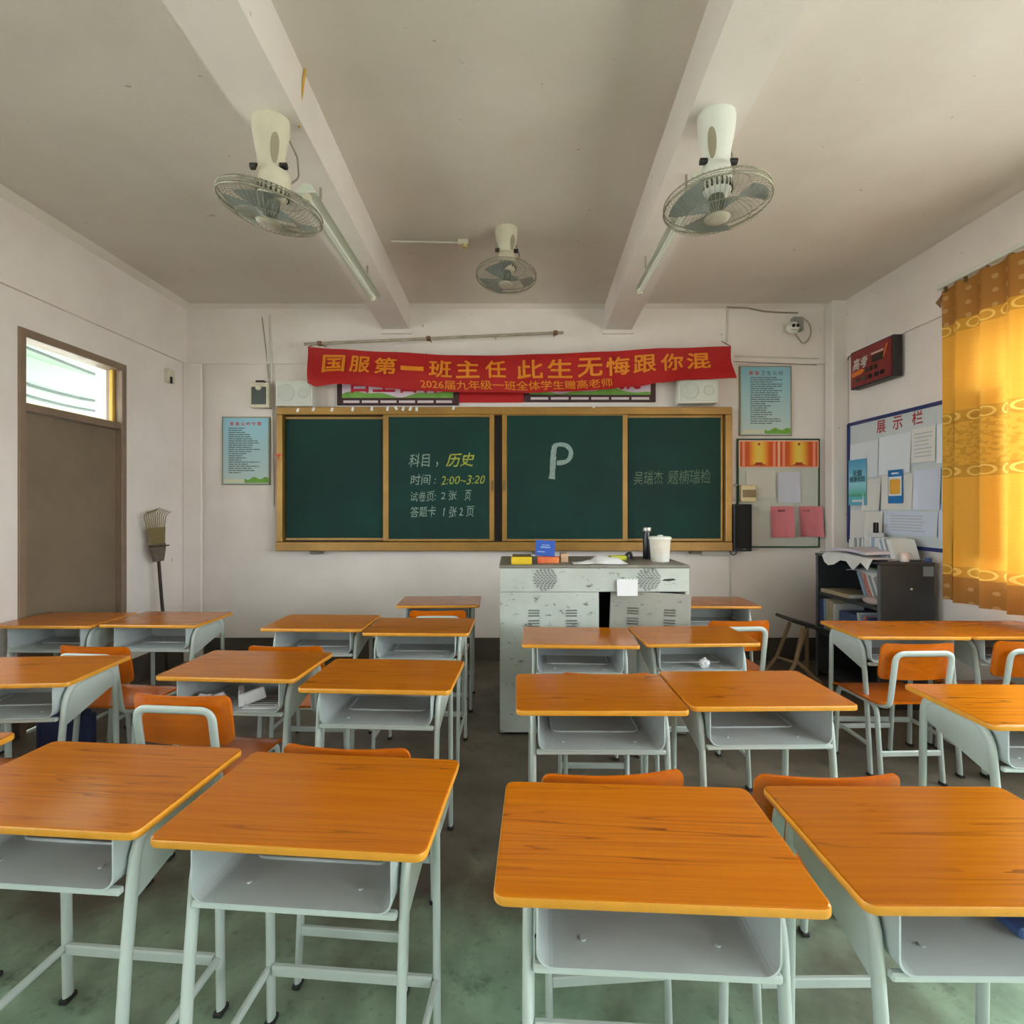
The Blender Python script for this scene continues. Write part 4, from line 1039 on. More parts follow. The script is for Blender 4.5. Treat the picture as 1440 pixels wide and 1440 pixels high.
wsheet(3.97, 4.31, 1.73, 2.045, PA, 'white sheet below the red heading on the display board', 0, 0.012)
wsheet(3.74, 3.965, 1.80, 2.06, PB, 'lined grey sheet under the last heading character of the display board', 1, 0.004, 7, 2)
wsheet(3.50, 3.73, 1.78, 2.06, PA, 'white sheet at top of the display board next to the curtain', 0)
wsheet(4.29, 4.50, 1.43, 1.70, PB, 'white sheet between the sky blue leaflet and the blue orange leaflet', 0, 0.02)
wsheet(3.955, 4.285, 1.44, 1.72, PB, 'off white sheet carrying the blue and orange leaflet', 0, 0.008)
wsheet(3.69, 3.94, 1.44, 1.74, PC, 'pale lilac sheet right of the blue and orange leaflet', 1, 0.012)
wsheet(3.49, 3.685, 1.50, 1.76, PD, 'pale cream sheet beside the curtain on the display board', 0)
wsheet(4.50, 4.685, 1.17, 1.43, PB, 'narrow grey sheet at bottom left of the display board', 0)
wsheet(4.27, 4.49, 1.17, 1.42, PB, 'grey sheet with a small sketch in the bottom row of the display board', 1, 0.010)
wsheet(3.72, 4.25, 1.24, 1.425, PC, 'wide pale lined sheet in the bottom row of the display board', 0, 0.010, 6, 4)
wsheet(3.50, 3.71, 1.22, 1.48, PC, 'pale lilac sheet in the bottom row next to the curtain', 1)
# leaflets
def leaflet(y0, y1, z0, z1, label, kind):
    base = Vector((XR - 0.034, (y0 + y1) / 2, z0)); r_ = empty('leaflet', base); tag(r_, label, 'leaflet')
    X = XR - 0.034
    if kind == 0:
        m = bpy.data.materials.new('sky_leaflet'); m.use_nodes = True; nt = m.node_tree
        tc = nt.nodes.new('ShaderNodeTexCoord'); s = nt.nodes.new('ShaderNodeSeparateXYZ'); nt.links.new(tc.outputs['Generated'], s.inputs[0])
        cr = nt.nodes.new('ShaderNodeValToRGB'); e = cr.color_ramp.elements; e[0].color = sr(96, 176, 206); e[1].color = sr(70, 158, 204)
        for p, c in ((0.17, sr(96, 186, 196)), (0.22, sr(90, 170, 130)), (0.28, sr(110, 196, 190)), (0.45, sr(150, 212, 226))):
            q = cr.color_ramp.elements.new(p); q.color = c
        nt.links.new(s.outputs['Z'], cr.inputs[0]); nt.links.new(cr.outputs[0], nt.nodes['Principled BSDF'].inputs['Base Color'])
        part('sheet', m, r_, lambda mb: mb.box(X - 0.002, X, y0, y1, z0, z1), base)
        for t, yy, zz, w in (('无烟', (y0 + y1) / 2, z0 + (z1 - z0) * 0.70, 0.12), ('健康校园', (y0 + y1) / 2, z0 + (z1 - z0) * 0.57, 0.20)):
            vs, fs = fit_text(t, w, None, bold=0.02); lettering('lettering', [Vector(p) - base for p in on_right(vs, yy, zz, X - 0.0028)], fs, mat('dark_teal_ink', sr(30, 84, 100), 0.6), r_)
        part('footer_print', PA, r_, lambda mb: mb.box(X - 0.003, X - 0.002, y0 + 0.05, y1 - 0.05, z0 + 0.03, z0 + 0.05), base)
    else:
        part('sheet', mat('leaflet_blue', sr(26, 116, 184), 0.5), r_, lambda mb: mb.box(X - 0.002, X, y0, y1, z0, z1), base)
        part('white_field', PA, r_, lambda mb: mb.box(X - 0.0035, X - 0.002, y0 + 0.008, y1 - 0.008, z0 + 0.06, z1 - 0.055), base)
        part('orange_field', mat('leaflet_orange', sr(232, 172, 64), 0.5), r_, lambda mb: mb.prism(rrect(y0 + 0.02, y1 - 0.02, z0 + 0.075, z1 - 0.075, 0.015), X - 0.005, X - 0.0035, 'x'), base)
        part('caption_print', PA, r_, lambda mb: mb.box(X - 0.0035, X - 0.002, y0 + 0.04, y1 - 0.04, z1 - 0.035, z1 - 0.022), base)
leaflet(4.46, 4.69, 1.475, 1.885, 'sky blue leaflet with dark lettering at the left of the display board', 0)
leaflet(4.045, 4.20, 1.49, 1.76, 'blue leaflet with an orange field in the middle of the display board', 1)

# curtain
def curtain_mat():
    m = bpy.data.materials.new('curtain_fabric'); m.use_nodes = True; nt = m.node_tree; L = nt.links.new; N = nt.nodes.new
    nt.nodes.remove(nt.nodes['Principled BSDF'])
    tc = N('ShaderNodeTexCoord'); s = N('ShaderNodeSeparateXYZ'); L(tc.outputs['Object'], s.inputs[0])
    def band(z0, z1):
        a = N('ShaderNodeMath'); a.operation = 'GREATER_THAN'; a.inputs[1].default_value = z0; L(s.outputs['Z'], a.inputs[0])
        b = N('ShaderNodeMath'); b.operation = 'LESS_THAN'; b.inputs[1].default_value = z1; L(s.outputs['Z'], b.inputs[0])
        c = N('ShaderNodeMath'); c.operation = 'MULTIPLY'; L(a.outputs[0], c.inputs[0]); L(b.outputs[0], c.inputs[1]); return c.outputs[0]
    def mixc(f, a, b):
        x = N('ShaderNodeMix'); x.data_type = 'RGBA'; L(f, x.inputs[0])
        for i, c in ((6, a), (7, b)):
            if hasattr(c, 'links'): L(c, x.inputs[i])
            else: x.inputs[i].default_value = c
        return x.outputs[2]
    def mul(a, b):
        x = N('ShaderNodeMath'); x.operation = 'MULTIPLY'
        for i, c in ((0, a), (1, b)):
            if hasattr(c, 'links'): L(c, x.inputs[i])
            else: x.inputs[i].default_value = c
        return x.outputs[0]
    mp = N('ShaderNodeMapping'); mp.inputs['Scale'].default_value = (6, 6, 160); L(tc.outputs['Object'], mp.inputs[0])
    n = N('ShaderNodeTexNoise'); n.inputs['Scale'].default_value = 1; n.inputs['Detail'].default_value = 3; L(mp.outputs[0], n.inputs['Vector'])
    c = mixc(n.outputs['Fac'], sr(232, 168, 62), sr(244, 186, 86))
    # wide woven band with leaf figures
    mp2 = N('ShaderNodeMapping'); mp2.inputs['Scale'].default_value = (0.01, 30, 40); mp2.inputs['Rotation'].default_value = (0.5, 0, 0); L(tc.outputs['Object'], mp2.inputs[0])
    vo = N('ShaderNodeTexNoise'); vo.inputs['Scale'].default_value = 1.0; vo.inputs['Detail'].default_value = 2; L(mp2.outputs[0], vo.inputs['Vector'])
    st = N('ShaderNodeMapRange'); st.inputs[1].default_value = 0.50; st.inputs[2].default_value = 0.54; L(vo.outputs['Fac'], st.inputs[0])
    fig = mixc(st.outputs[0], sr(228, 174, 76), sr(212, 158, 66))
    c = mixc(band(1.70, 2.08), c, fig)
    # chain borders
    wv = N('ShaderNodeTexWave'); wv.wave_type = 'RINGS'; wv.inputs['Scale'].default_value = 1.0
    for z0, z1 in ((2.03, 2.11), (1.66, 1.74), (2.64, 2.72), (0.99, 1.06)):
        c = mixc(mul(band(z0, z1), 0.55), c, sr(190, 140, 60))
        mp3 = N('ShaderNodeMapping'); mp3.inputs['Scale'].default_value = (0, 9.0, 12.0); mp3.inputs['Location'].default_value = (0, 0, -12.0 * (z0 + z1) / 2); L(tc.outputs['Object'], mp3.inputs[0])
        fr_ = N('ShaderNodeVectorMath'); fr_.operation = 'FRACTION'; L(mp3.outputs[0], fr_.inputs[0])
        ss = N('ShaderNodeSeparateXYZ'); L(mp3.outputs[0], ss.inputs[0]); s2 = N('ShaderNodeSeparateXYZ'); L(fr_.outputs[0], s2.inputs[0])
        sb = N('ShaderNodeMath'); sb.operation = 'SUBTRACT'; sb.inputs[1].default_value = 0.5; L(s2.outputs['Y'], sb.inputs[0])
        cb = N('ShaderNodeCombineXYZ'); L(sb.outputs[0], cb.inputs[0]); L(ss.outputs['Z'], cb.inputs[1])
        ln = N('ShaderNodeVectorMath'); ln.operation = 'LENGTH'; L(cb.outputs[0], ln.inputs[0])
        d1 = N('ShaderNodeMath'); d1.operation = 'SUBTRACT'; d1.inputs[1].default_value = 0.34; L(ln.outputs['Value'], d1.inputs[0])
        d2 = N('ShaderNodeMath'); d2.operation = 'ABSOLUTE'; L(d1.outputs[0], d2.inputs[0])
        d3 = N('ShaderNodeMath'); d3.operation = 'LESS_THAN'; d3.inputs[1].default_value = 0.06; L(d2.outputs[0], d3.inputs[0])
        c = mixc(mul(mul(d3.outputs[0], band(z0, z1)), 0.8), c, sr(250, 214, 120))
    # dotted hems, their brown also standing in for unlit cloth beyond the window
    hem = N('ShaderNodeMath'); hem.operation = 'MAXIMUM'; L(band(2.72, 3.2), hem.inputs[0]); L(band(0.5, 0.99), hem.inputs[1])
    c = mixc(hem.outputs[0], c, sr(176, 124, 66))
    mp4 = N('ShaderNodeMapping'); mp4.inputs['Scale'].default_value = (0.01, 11, 11); L(tc.outputs['Object'], mp4.inputs[0])
    v4 = N('ShaderNodeTexVoronoi'); v4.inputs['Scale'].default_value = 1; v4.inputs['Randomness'].default_value = 0.1; L(mp4.outputs[0], v4.inputs['Vector'])
    lt = N('ShaderNodeMath'); lt.operation = 'LESS_THAN'; lt.inputs[1].default_value = 0.17; L(v4.outputs['Distance'], lt.inputs[0])
    c = mixc(mul(mul(lt.outputs[0], hem.outputs[0]), 0.6), c, sr(214, 176, 124))
    df = N('ShaderNodeBsdfDiffuse'); tr = N('ShaderNodeBsdfTranslucent'); L(c, df.inputs[0]); L(c, tr.inputs[0])
    mx = N('ShaderNodeMixShader'); mx.inputs[0].default_value = 0.17; L(df.outputs[0], mx.inputs[1]); L(tr.outputs[0], mx.inputs[2])
    L(mx.outputs[0], nt.nodes['Material Output'].inputs[0]); return m
r_ = empty('curtain', (3.02, 2.75, 0)); tag(r_, 'yellow ochre patterned curtain glowing over the window on the right', 'curtain')
base = Vector((3.02, 2.75, 0))
CU0, CU1 = 3.585, 2.74
def cur(s, t):
    y = CU0 + (CU1 - CU0) * s
    ph = s * 2 * PI * 4.6
    amp = 0.020 + 0.020 * t
    x = 3.015 + amp * math.sin(ph) + 0.008 * math.sin(ph * 2.3 + 1) * t
    y += 0.016 * math.cos(ph) * (0.4 + t) + (0.016 * t if s < 0.05 else 0) * -1
    z = 2.985 - t * (2.985 - 0.815)
    if t == 0: z -= 0.012 * (1 - abs(math.sin(ph / 2)))
    return Vector((x, y, z))
part('curtain_cloth', curtain_mat(), r_, lambda mb: mb.grid(cur, 110, 30), base)
def tab(mb):
    mb.prism([(3.585, 2.95), (3.64, 2.91), (3.60, 2.86)], 3.01, 3.016, 'x')
part('header_corner', mat('brown_hem', sr(140, 104, 62), 0.8), r_, tab, base)
part('curtain_rail', M_WHITE, r_, lambda mb: mb.box(2.995, 3.035, 1.5, 3.62, 2.99, 3.018, bev=0.004), base)
for k in range(6):
    yy = 3.56 - k * 0.158
    part('curtain_hook', mat('hook_brown', sr(110, 84, 50), 0.6), r_, lambda mb: mb.box(3.008, 3.022, yy - 0.008, yy + 0.008, 2.955, 2.992), base)
for yy in (3.5, 2.5, 1.6):
    part('rail_bracket', M_WHITE, r_, lambda mb: mb.box(3.03, XR - 0.026, yy - 0.012, yy + 0.012, 3.0, 3.014), base)

# ------------------------------------------------------------------ grey steel bookshelf, open toward the room
SX0, SX1, SY0, SY1, SZ = 2.648, 3.04, 3.68, 4.45, 1.062
r_ = empty('bookshelf', ((SX0 + SX1) / 2, (SY0 + SY1) / 2, 0)); tag(r_, 'dark grey steel bookshelf crammed with books in the right corner', 'bookshelf')
base = Vector(r_.location)
part('side_panel', M_GREYMETAL, r_, lambda mb: mb.box(SX0, SX1, SY0, SY0 + 0.02, 0, SZ - 0.02, bev=0.004), base)
part('side_panel', M_GREYMETAL, r_, lambda mb: mb.box(SX0, SX1, SY1 - 0.02, SY1, 0, SZ - 0.02, bev=0.004), base)
part('back_panel', M_GREYMETAL, r_, lambda mb: mb.box(SX1 - 0.012, SX1, SY0 + 0.02, SY1 - 0.02, 0.02, SZ - 0.02), base)
part('top_panel', M_GREYMETAL, r_, lambda mb: mb.box(SX0 - 0.012, SX1, SY0 - 0.008, SY1 + 0.008, SZ - 0.02, SZ, bev=0.004), base)
SHELF1, SHELF2 = 0.735, 0.40
for z in (SHELF1, SHELF2, 0.08):
    part('shelf', M_GREYMETAL, r_, lambda mb: mb.box(SX0 + 0.006, SX1 - 0.012, SY0 + 0.02, SY1 - 0.02, z - 0.03, z), base)
for yy in (SY0 + 0.010, SY1 - 0.010):
    part('front_edge', mat('worn_steel_edge', sr(96, 100, 106), 0.45), r_, lambda mb: mb.box(SX0 - 0.006, SX0 - 0.0005, yy - 0.014, yy + 0.014, 0, SZ - 0.022), base)
part('label_patch', mat('grey_label', sr(130, 142, 146), 0.5), r_, lambda mb: mb.box(SX1 - 0.085, SX1 - 0.012, SY0 - 0.003, SY0 - 0.0005, SZ - 0.10, SZ - 0.03), base)
part('rivet', mat('rivet', sr(220, 215, 200), 0.4), r_, lambda mb: mb.cyl((2.87, SY0 - 0.005, 0.87), (2.87, SY0, 0.87), 0.008, n=10), base)

def book(name, x0, x1, y0, y1, z0, z1, cover, label, tilt=0.0, yaw=0.0, page=None, cat='book', group='books on the grey bookshelf', spine='-x'):
    """cover boards + page block; origin at the bottom centre; spine faces the room"""
    cx, cy = (x0 + x1) / 2, (y0 + y1) / 2
    r_ = empty(name, (cx, cy, z0)); r_.rotation_euler = (tilt, 0, yaw); tag(r_, label, cat, group)
    a, b, h_ = (x1 - x0) / 2, (y1 - y0) / 2, z1 - z0
    t = min(0.0035, b * 0.3)
    mb = MB()
    mb.box(-a, a, -b, -b + t, 0, h_); mb.box(-a, a, b - t, b, 0, h_); mb.box(-a, -a + t, -b + t, b - t, 0, h_)
    mb.build('cover', cover, r_)
    mb = MB(); mb.box(-a + t, a - 0.004, -b + t, b - t, 0.003, h_ - 0.004); mb.build('page_block', page or M_PAPER, r_)
    return r_
def flat_book(name, x0, x1, y0, y1, z0, z1, cover, label, yaw=0.0, group='books on the grey bookshelf', cat='book'):
    cx, cy = (x0 + x1) / 2, (y0 + y1) / 2
    r_ = empty(name, (cx, cy, z0)); r_.rotation_euler = (0, 0, yaw); tag(r_, label, cat, group)
    a, b, h_ = (x1 - x0) / 2, (y1 - y0) / 2, z1 - z0; t = min(0.003, h_ * 0.25)
    mb = MB(); mb.box(-a, a, -b, b, 0, t); mb.box(-a, a, -b, b, h_ - t, h_); mb.box(-a, -a + 0.003, -b, b, t, h_ - t); mb.build('cover', cover, r_)
    mb = MB(); mb.box(-a + 0.003, a - 0.004, -b + 0.003, b - 0.003, t, h_ - t); mb.build('page_block', M_PAPER, r_)
    return r_
CW = mat('cover_white', sr(224, 226, 226), 0.5); CR = mat('cover_red', sr(198, 44, 40), 0.45, var=0.2, vscale=30, var2=sr(224, 170, 160)); CBL = mat('cover_blue', sr(66, 88, 140), 0.5)
CG = mat('cover_grey', sr(150, 158, 162), 0.5); CGR = mat('cover_green', sr(104, 128, 104), 0.5); CBE = mat('cover_beige', sr(190, 176, 146), 0.6); CLB = mat('cover_light_blue', sr(150, 176, 206), 0.5)
S1 = SHELF1
# upper compartment: leaning row at the near end
lean = math.radians(-26)
row = [(3.905, 0.024, 0.245, CLB, 'light blue book leaning in the upper shelf, farthest of the leaning row'),
       (3.876, 0.020, 0.25, CG, 'grey book leaning left of the red book in the upper shelf'),
       (3.843, 0.034, 0.25, CR, 'red book with white mark leaning in the upper shelf'),
       (3.811, 0.018, 0.245, CW, 'thin white book leaning right of the red book'),
       (3.785, 0.022, 0.235, CG, 'pale grey book leaning second from the near side panel'),
       (3.757, 0.022, 0.23, CW, 'white book leaning nearest the near side panel')]
for yy, th, hh, c, lab in row:
    b_ = book('book', SX0 + 0.012, SX0 + 0.21, yy - th / 2, yy + th / 2, S1 + 0.008, S1 + hh, c, lab, tilt=lean)
    b_.location.y -= 0.0
flat_book('writing_pad', SX0 + 0.01, SX0 + 0.28, 4.06, 4.40, S1, S1 + 0.03, CBE, 'beige writing pad lying flat at far end of the upper shelf', 0.05)
def loose(name, poly3, label, m=M_PAPER, cat='paper', th=0.0012, group=None):
    """a bent sheet: grid of points"""
    mb = MB(); mb.grid(poly3, 10, 8, thick=(0, 0, th)); return tag(mb.build(name, m), label, cat, group)
loose('loose_papers', lambda s, t: Vector((SX0 - 0.025 + 0.26 * t, 4.02 - 0.30 * s, S1 + 0.252 + 0.018 * math.sin(s * 3) - 0.02 * (1 - t) ** 3 * (1 + s))), 'white papers lying on top of the leaning books')
loose('green_folder', lambda s, t: Vector((SX0 + 0.0 + 0.24 * t, 3.98 - 0.26 * s, S1 + 0.280 + 0.008 * math.sin(s * 5) - 0.01 * s)), 'dull green folder above the leaning books', CGR, 'folder', 0.010)
def pouch():
    mb = MB(); bm = bmesh.new(); bmesh.ops.create_uvsphere(bm, u_segments=18, v_segments=10, radius=1)
    for v in bm.verts: v.co = Vector((v.co.x * 0.034, v.co.y * 0.085, v.co.z * 0.030))
    mb.bm(bm, 0, True); return tag(mb.build('cloth_pouch', mat('dusty_pink_cloth', sr(196, 176, 174), 0.9, var=0.15, vscale=12), None, (SX0 + 0.018, 3.80, S1 + 0.0305)), 'dusty pink cloth pouch lying in front of the leaning books', 'pouch')
for b_ in [o for o in SC.objects if o.name.startswith('book') and o.type == 'EMPTY' and o.get('category') == 'book']:
    if S1 < b_.location.z < S1 + 0.1: b_.location.x += 0.045
pouch()
# lower compartment
S2 = SHELF2
low = [(4.405, 0.040, 0.27, CBL, 'blue binder at far end of the lower shelf'), (4.355, 0.030, 0.28, CLB, 'pale blue binder beside the blue binder'),
       (4.315, 0.032, 0.285, CBE, 'beige file box second in the lower shelf'), (4.272, 0.042, 0.275, CBE, 'wide beige file box in the lower shelf'), (4.228, 0.026, 0.26, CW, 'white file beside the beige boxes in the lower shelf')]
for yy, th, hh, c, lab in low:
    book('file_binder', SX0 + 0.012, SX0 + 0.25, yy - th / 2, yy + th / 2, S2, S2 + hh, c, lab, group='files on the lower shelf', cat='file')
r_ = empty('storage_box', (SX0 + 0.14, 4.07, S2)); tag(r_, 'blue storage box with white label on the lower shelf', 'box')
mb = MB(); mb.box(-0.12, 0.12, -0.11, 0.11, 0, 0.22, bev=0.006); mb.build('box_body', mat('box_blue', sr(72, 92, 140), 0.5), r_)
mb = MB(); mb.box(-0.123, -0.1205, -0.075, 0.05, 0.09, 0.15); mb.build('box_label', PA, r_)
mb = MB(); mb.box(-0.124, -0.1232, -0.05, -0.02, 0.11, 0.13); mb.box(-0.124, -0.1232, 0.0, 0.03, 0.11, 0.13); o = mb.build('printed_text', M_INK, r_); o['kind'] = 'stuff'
for yy, th, hh, c, tl, lab in ((3.90, 0.022, 0.25, CW, -0.22, 'white book leaning against the storage box'), (3.865, 0.020, 0.24, CLB, -0.22, 'light blue book leaning near the storage box'), (3.83, 0.022, 0.235, CR, -0.22, 'reddish book leaning near the storage box'), (3.79, 0.026, 0.235, CBL, -0.22, 'dark blue book leaning nearest the side panel in the lower shelf')):
    book('book', SX0 + 0.02, SX0 + 0.22, yy - th / 2, yy + th / 2, S2 + 0.004, S2 + hh, c, lab, tilt=tl)
# on top of the shelf
loose('loose_papers', lambda s, t: Vector((SX0 - 0.014 - (0.03 + 0.02 * math.sin(s * 9)) * max(0, 1 - 4 * t) + 0.30 * max(0, t - 0.25), 4.30 - 0.56 * s, SZ + 0.021 + 0.008 * math.sin(s * 4 + t) - 0.075 * max(0, 1 - 4 * t) * (0.4 + abs(math.sin(s * 7))))), 'large white papers drooping over the front edge of the shelf top')
loose('exam_papers', lambda s, t: Vector((SX0 + 0.0 + 0.29 * t, 4.26 - 0.42 * s, SZ + 0.036 + 0.012 * math.sin(s * 3.2) + 0.010 * t)), 'stack of pale lilac exam papers on the shelf top', mat('lilac_stack', sr(208, 202, 216), 0.7), 'paper', 0.022)
flat_book('folder', SX0 + 0.02, SX0 + 0.25, 4.18, 4.43, SZ, SZ + 0.018, CG, 'grey folder under the papers at far end of the shelf top', 0.25, cat='folder')
tops = [(4.40, 0.03, 0.12, CW), (4.365, 0.03, 0.14, CW), (4.33, 0.026, 0.135, CG), (4.30, 0.024, 0.14, CW), (4.272, 0.024, 0.135, CG), (4.245, 0.022, 0.14, CW), (4.20, 0.045, 0.185, CW), (4.155, 0.03, 0.15, CW), (4.12, 0.026, 0.155, CLB), (4.09, 0.024, 0.15, CW), (4.06, 0.026, 0.155, CW), (4.03, 0.026, 0.15, CG), (4.0, 0.024, 0.16, CW)]
wordy = ['first', 'second', 'third', 'fourth', 'fifth', 'sixth', 'seventh and tallest', 'eighth', 'ninth', 'tenth', 'eleventh', 'twelfth', 'thirteenth']
for (yy, th, hh, c), wd in zip(tops, wordy):
    book('book', SX1 - 0.135, SX1 - 0.005, yy - th / 2, yy + th / 2, SZ, SZ + hh, c, 'upright book on the shelf top, %s from the column' % wd, group='books standing on the shelf top')
for k, (yy, hh, tl) in enumerate(((3.922, 0.165, -0.36), (3.897, 0.16, -0.36), (3.872, 0.17, -0.36), (3.847, 0.165, -0.36), (3.822, 0.165, -0.36), (3.797, 0.16, -0.36))):
    book('book', SX1 - 0.20, SX1 - 0.02, yy - 0.0108, yy + 0.0108, SZ + 0.006, SZ + hh, [CW, CLB, CW, CG, CW, CW][k], ['white', 'light blue', 'second white', 'grey', 'third white', 'nearest white'][k] + ' book leaning at the near end of the shelf top', tilt=tl, group='books standing on the shelf top')
r_ = empty('mug', (2.86, 3.73, SZ)); tag(r_, 'pale pink mug on the near edge of the shelf top', 'mug')
mb = MB(); mb.lathe([(0.026, 0), (0.030, 0.004), (0.031, 0.066), (0.028, 0.066), (0.027, 0.008)], 20); mb.build('cup', mat('pale_pink_ceramic', sr(232, 214, 212), 0.3), r_)
mb = MB(); mb.tube(fillet([(0.029, 0, 0.055), (0.052, 0, 0.055), (0.052, 0, 0.018), (0.029, 0, 0.018)], 0.012), 0.004, n=6); mb.build('handle', MATS['pale_pink_ceramic'], r_)
flat_book('notebook', 2.70, 2.84, 3.74, 3.92, SZ, SZ + 0.014, mat('cover_maroon', sr(70, 44, 60), 0.5), 'dark maroon notebook beside the mug', 0.3, cat='notebook')
mb = MB(); mb.box(-0.012, 0.012, -0.02, 0.02, 0, 0.085, bev=0.004); tag(mb.build('stapler', M_BLACK, None, (2.985, 4.20, SZ + 0.1856)), 'small black stapler standing on the tallest upright book', 'stapler')
mb = MB(); mb.box(-0.02, 0.02, -0.014, 0.014, 0, 0.03, bev=0.005); tag(mb.build('eraser', CBL, None, (3.01, 3.70, SZ)), 'small navy block at the near right corner of the shelf top', 'block')

# ------------------------------------------------------------------ tipped stool by the shelf
r_ = empty('stool', (2.43, 4.34, 0)); tag(r_, 'old wooden stool with a dark seat, tipped beside the bookshelf', 'stool')
M_SW = mat('pale_stool_wood', sr(170, 140, 108), 0.6, var=0.3, vscale=10)
tl = Matrix.Translation((0.03, 0, 0.475)) @ Matrix.Rotation(math.radians(17), 4, 'Y')
mb = MB(); mb.box(-0.165, 0.165, -0.14, 0.14, -0.012, 0.014, bev=0.006, M=tl); mb.build('seat', mat('dark_seat', sr(48, 46, 48), 0.45), r_)
legs = [((-0.02, -0.10, 0.46), (-0.10, -0.13, 0.18), (-0.20, -0.15, 0.012)), ((0.0, -0.10, 0.45), (-0.09, -0.12, 0.19), (0.10, -0.16, 0.012)), ((-0.02, 0.10, 0.46), (-0.12, 0.13, 0.15), (-0.22, 0.15, 0.012)), ((0.12, 0.09, 0.43), (0.14, 0.12, 0.2), (0.15, 0.15, 0.012))]
for L_ in legs:
    mb = MB(); mb.tube(fillet(L_, 0.04), 0.016, n=8); mb.build('leg', M_SW, r_)
mb = MB(); mb.tube([(-0.10, -0.13, 0.18), (-0.12, 0.13, 0.15)], 0.012, n=8); mb.build('stretcher', M_SW, r_)
for fx, fy in ((-0.20, -0.15), (0.10, -0.16), (-0.22, 0.15), (0.15, 0.15)):
    mb = MB(); mb.cyl((fx, fy, 0), (fx, fy, 0.02), 0.018, n=10); mb.build('foot_cap', M_CAP, r_)

# ------------------------------------------------------------------ lectern
LX0, LX1, LY0, LY1, LZ = -0.078, 1.132, 3.27, 3.87, 1.089
r_ = empty('lectern', ((LX0 + LX1) / 2, (LY0 + LY1) / 2, 0)); tag(r_, 'large scuffed grey steel lectern below the blackboard', 'lectern')
base = Vector(r_.location)
xo0, xo1, zo = 0.555, 1.105, 0.918     # opening in the front
lp = lambda name, m, fn, par=None: part(name, m, par or r_, fn, base)
lp('top_panel', mat('dirty_top', sr(140, 136, 126), 0.55, var=0.4, vscale=6), lambda mb: mb.box(LX0 - 0.004, LX1 + 0.004, LY0 - 0.004, LY1, LZ - 0.02, LZ, bev=0.004))
lp('upper_front', M_LECT, lambda mb: mb.box(LX0, LX1, LY0, LY0 + 0.02, zo, LZ - 0.02, bev=0.003))
lp('front_panel', M_LECT, lambda mb: mb.box(LX0, xo0, LY0, LY0 + 0.02, 0.02, zo - 0.002, bev=0.003))
lp('corner_strip', M_LECT, lambda mb: mb.box(xo1 + 0.002, LX1, LY0, LY0 + 0.02, 0.02, zo - 0.002, bev=0.003))
lp('side_panel', M_LECT, lambda mb: mb.box(LX0, LX0 + 0.02, LY0 + 0.021, LY1 - 0.02, 0.02, LZ - 0.021))
lp('side_panel', M_LECT, lambda mb: mb.box(LX1 - 0.02, LX1, LY0 + 0.021, LY1 - 0.02, 0.02, LZ - 0.021))
lp('back_panel', M_LECT, lambda mb: mb.box(LX0, LX1, LY1 - 0.02, LY1, 0.02, LZ - 0.021))
lp('inner_wall', M_DARK, lambda mb: (mb.box(xo0, xo0 + 0.01, LY0 + 0.021, LY1 - 0.03, 0.03, zo), mb.box(LX0 + 0.03, LX1 - 0.03, LY1 - 0.05, LY1 - 0.03, 0.03, zo))[0])  # near-black colour stands in for the unlit inside
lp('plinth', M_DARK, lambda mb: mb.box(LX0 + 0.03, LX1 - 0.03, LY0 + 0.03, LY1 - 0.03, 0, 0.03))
dm = Matrix.Translation((xo1, LY0 - 0.012, 0.02)) @ Matrix.Rotation(math.radians(-6), 4, 'Z') @ Matrix.Rotation(math.radians(2.2), 4, 'Y')
dr = lp('cabinet_door', M_LDOOR, lambda mb: mb.box(-0.505, 0.0, -0.012, 0.004, 0.0, 0.885, bev=0.003, M=dm))
def louvers(mb, xs, zs, M=None, y=0.0):
    for x_ in xs:
        for z_ in zs: mb.box(x_ - 0.036, x_ + 0.036, y - 0.006, y, z_ - 0.004, z_ + 0.004, bev=0.002, M=M)
for x_ in (0.14, 0.38):
    q = lp('louvre_group', mat('louvre_shade', sr(110, 114, 108), 0.5), lambda mb: louvers(mb, [x_], [0.80, 0.783, 0.766, 0.735, 0.718, 0.70], None, LY0 - 0.0005)); q['kind'] = 'stuff'  # shade of the slots put into a darker grey
for x_ in (-0.36, -0.13):
    q = lp('louvre_group', mat('louvre_door_shade', sr(92, 90, 84), 0.5), lambda mb: louvers(mb, [x_], [0.80 - 0.02, 0.763, 0.746, 0.715, 0.698, 0.68], dm, -0.0125)); q['kind'] = 'stuff'  # same slot shade painted on the door louvres
def grille(mb, cx, cz, R):
    n = 15
    for i in range(n):
        z_ = cz - R + (i + 0.5) * 2 * R / n; hw = math.sqrt(max(0, R * R - (z_ - cz) ** 2))
        a = cx - hw + (0.012 if i % 2 else 0.0)
        while a < cx + hw - 0.008:
            mb.box(a, min(a + 0.017, cx + hw), LY0 - 0.0022, LY0 - 0.0004, z_ - 0.0022, z_ + 0.0022); a += 0.024
for cx in (0.21, 0.872):
    q = lp('speaker_grille', mat('grille_slot', sr(60, 62, 60), 0.7), lambda mb: grille(mb, cx, 1.002, 0.077)); q['kind'] = 'stuff'
lp('smear_mark', mat('black_smear', sr(50, 50, 50), 0.7), lambda mb: mb.prism([(0.955, 0.990), (1.0, 0.986), (1.05, 0.995), (1.03, 1.004), (0.975, 1.0)], LY0 - 0.0015, LY0 - 0.0003, 'y'))
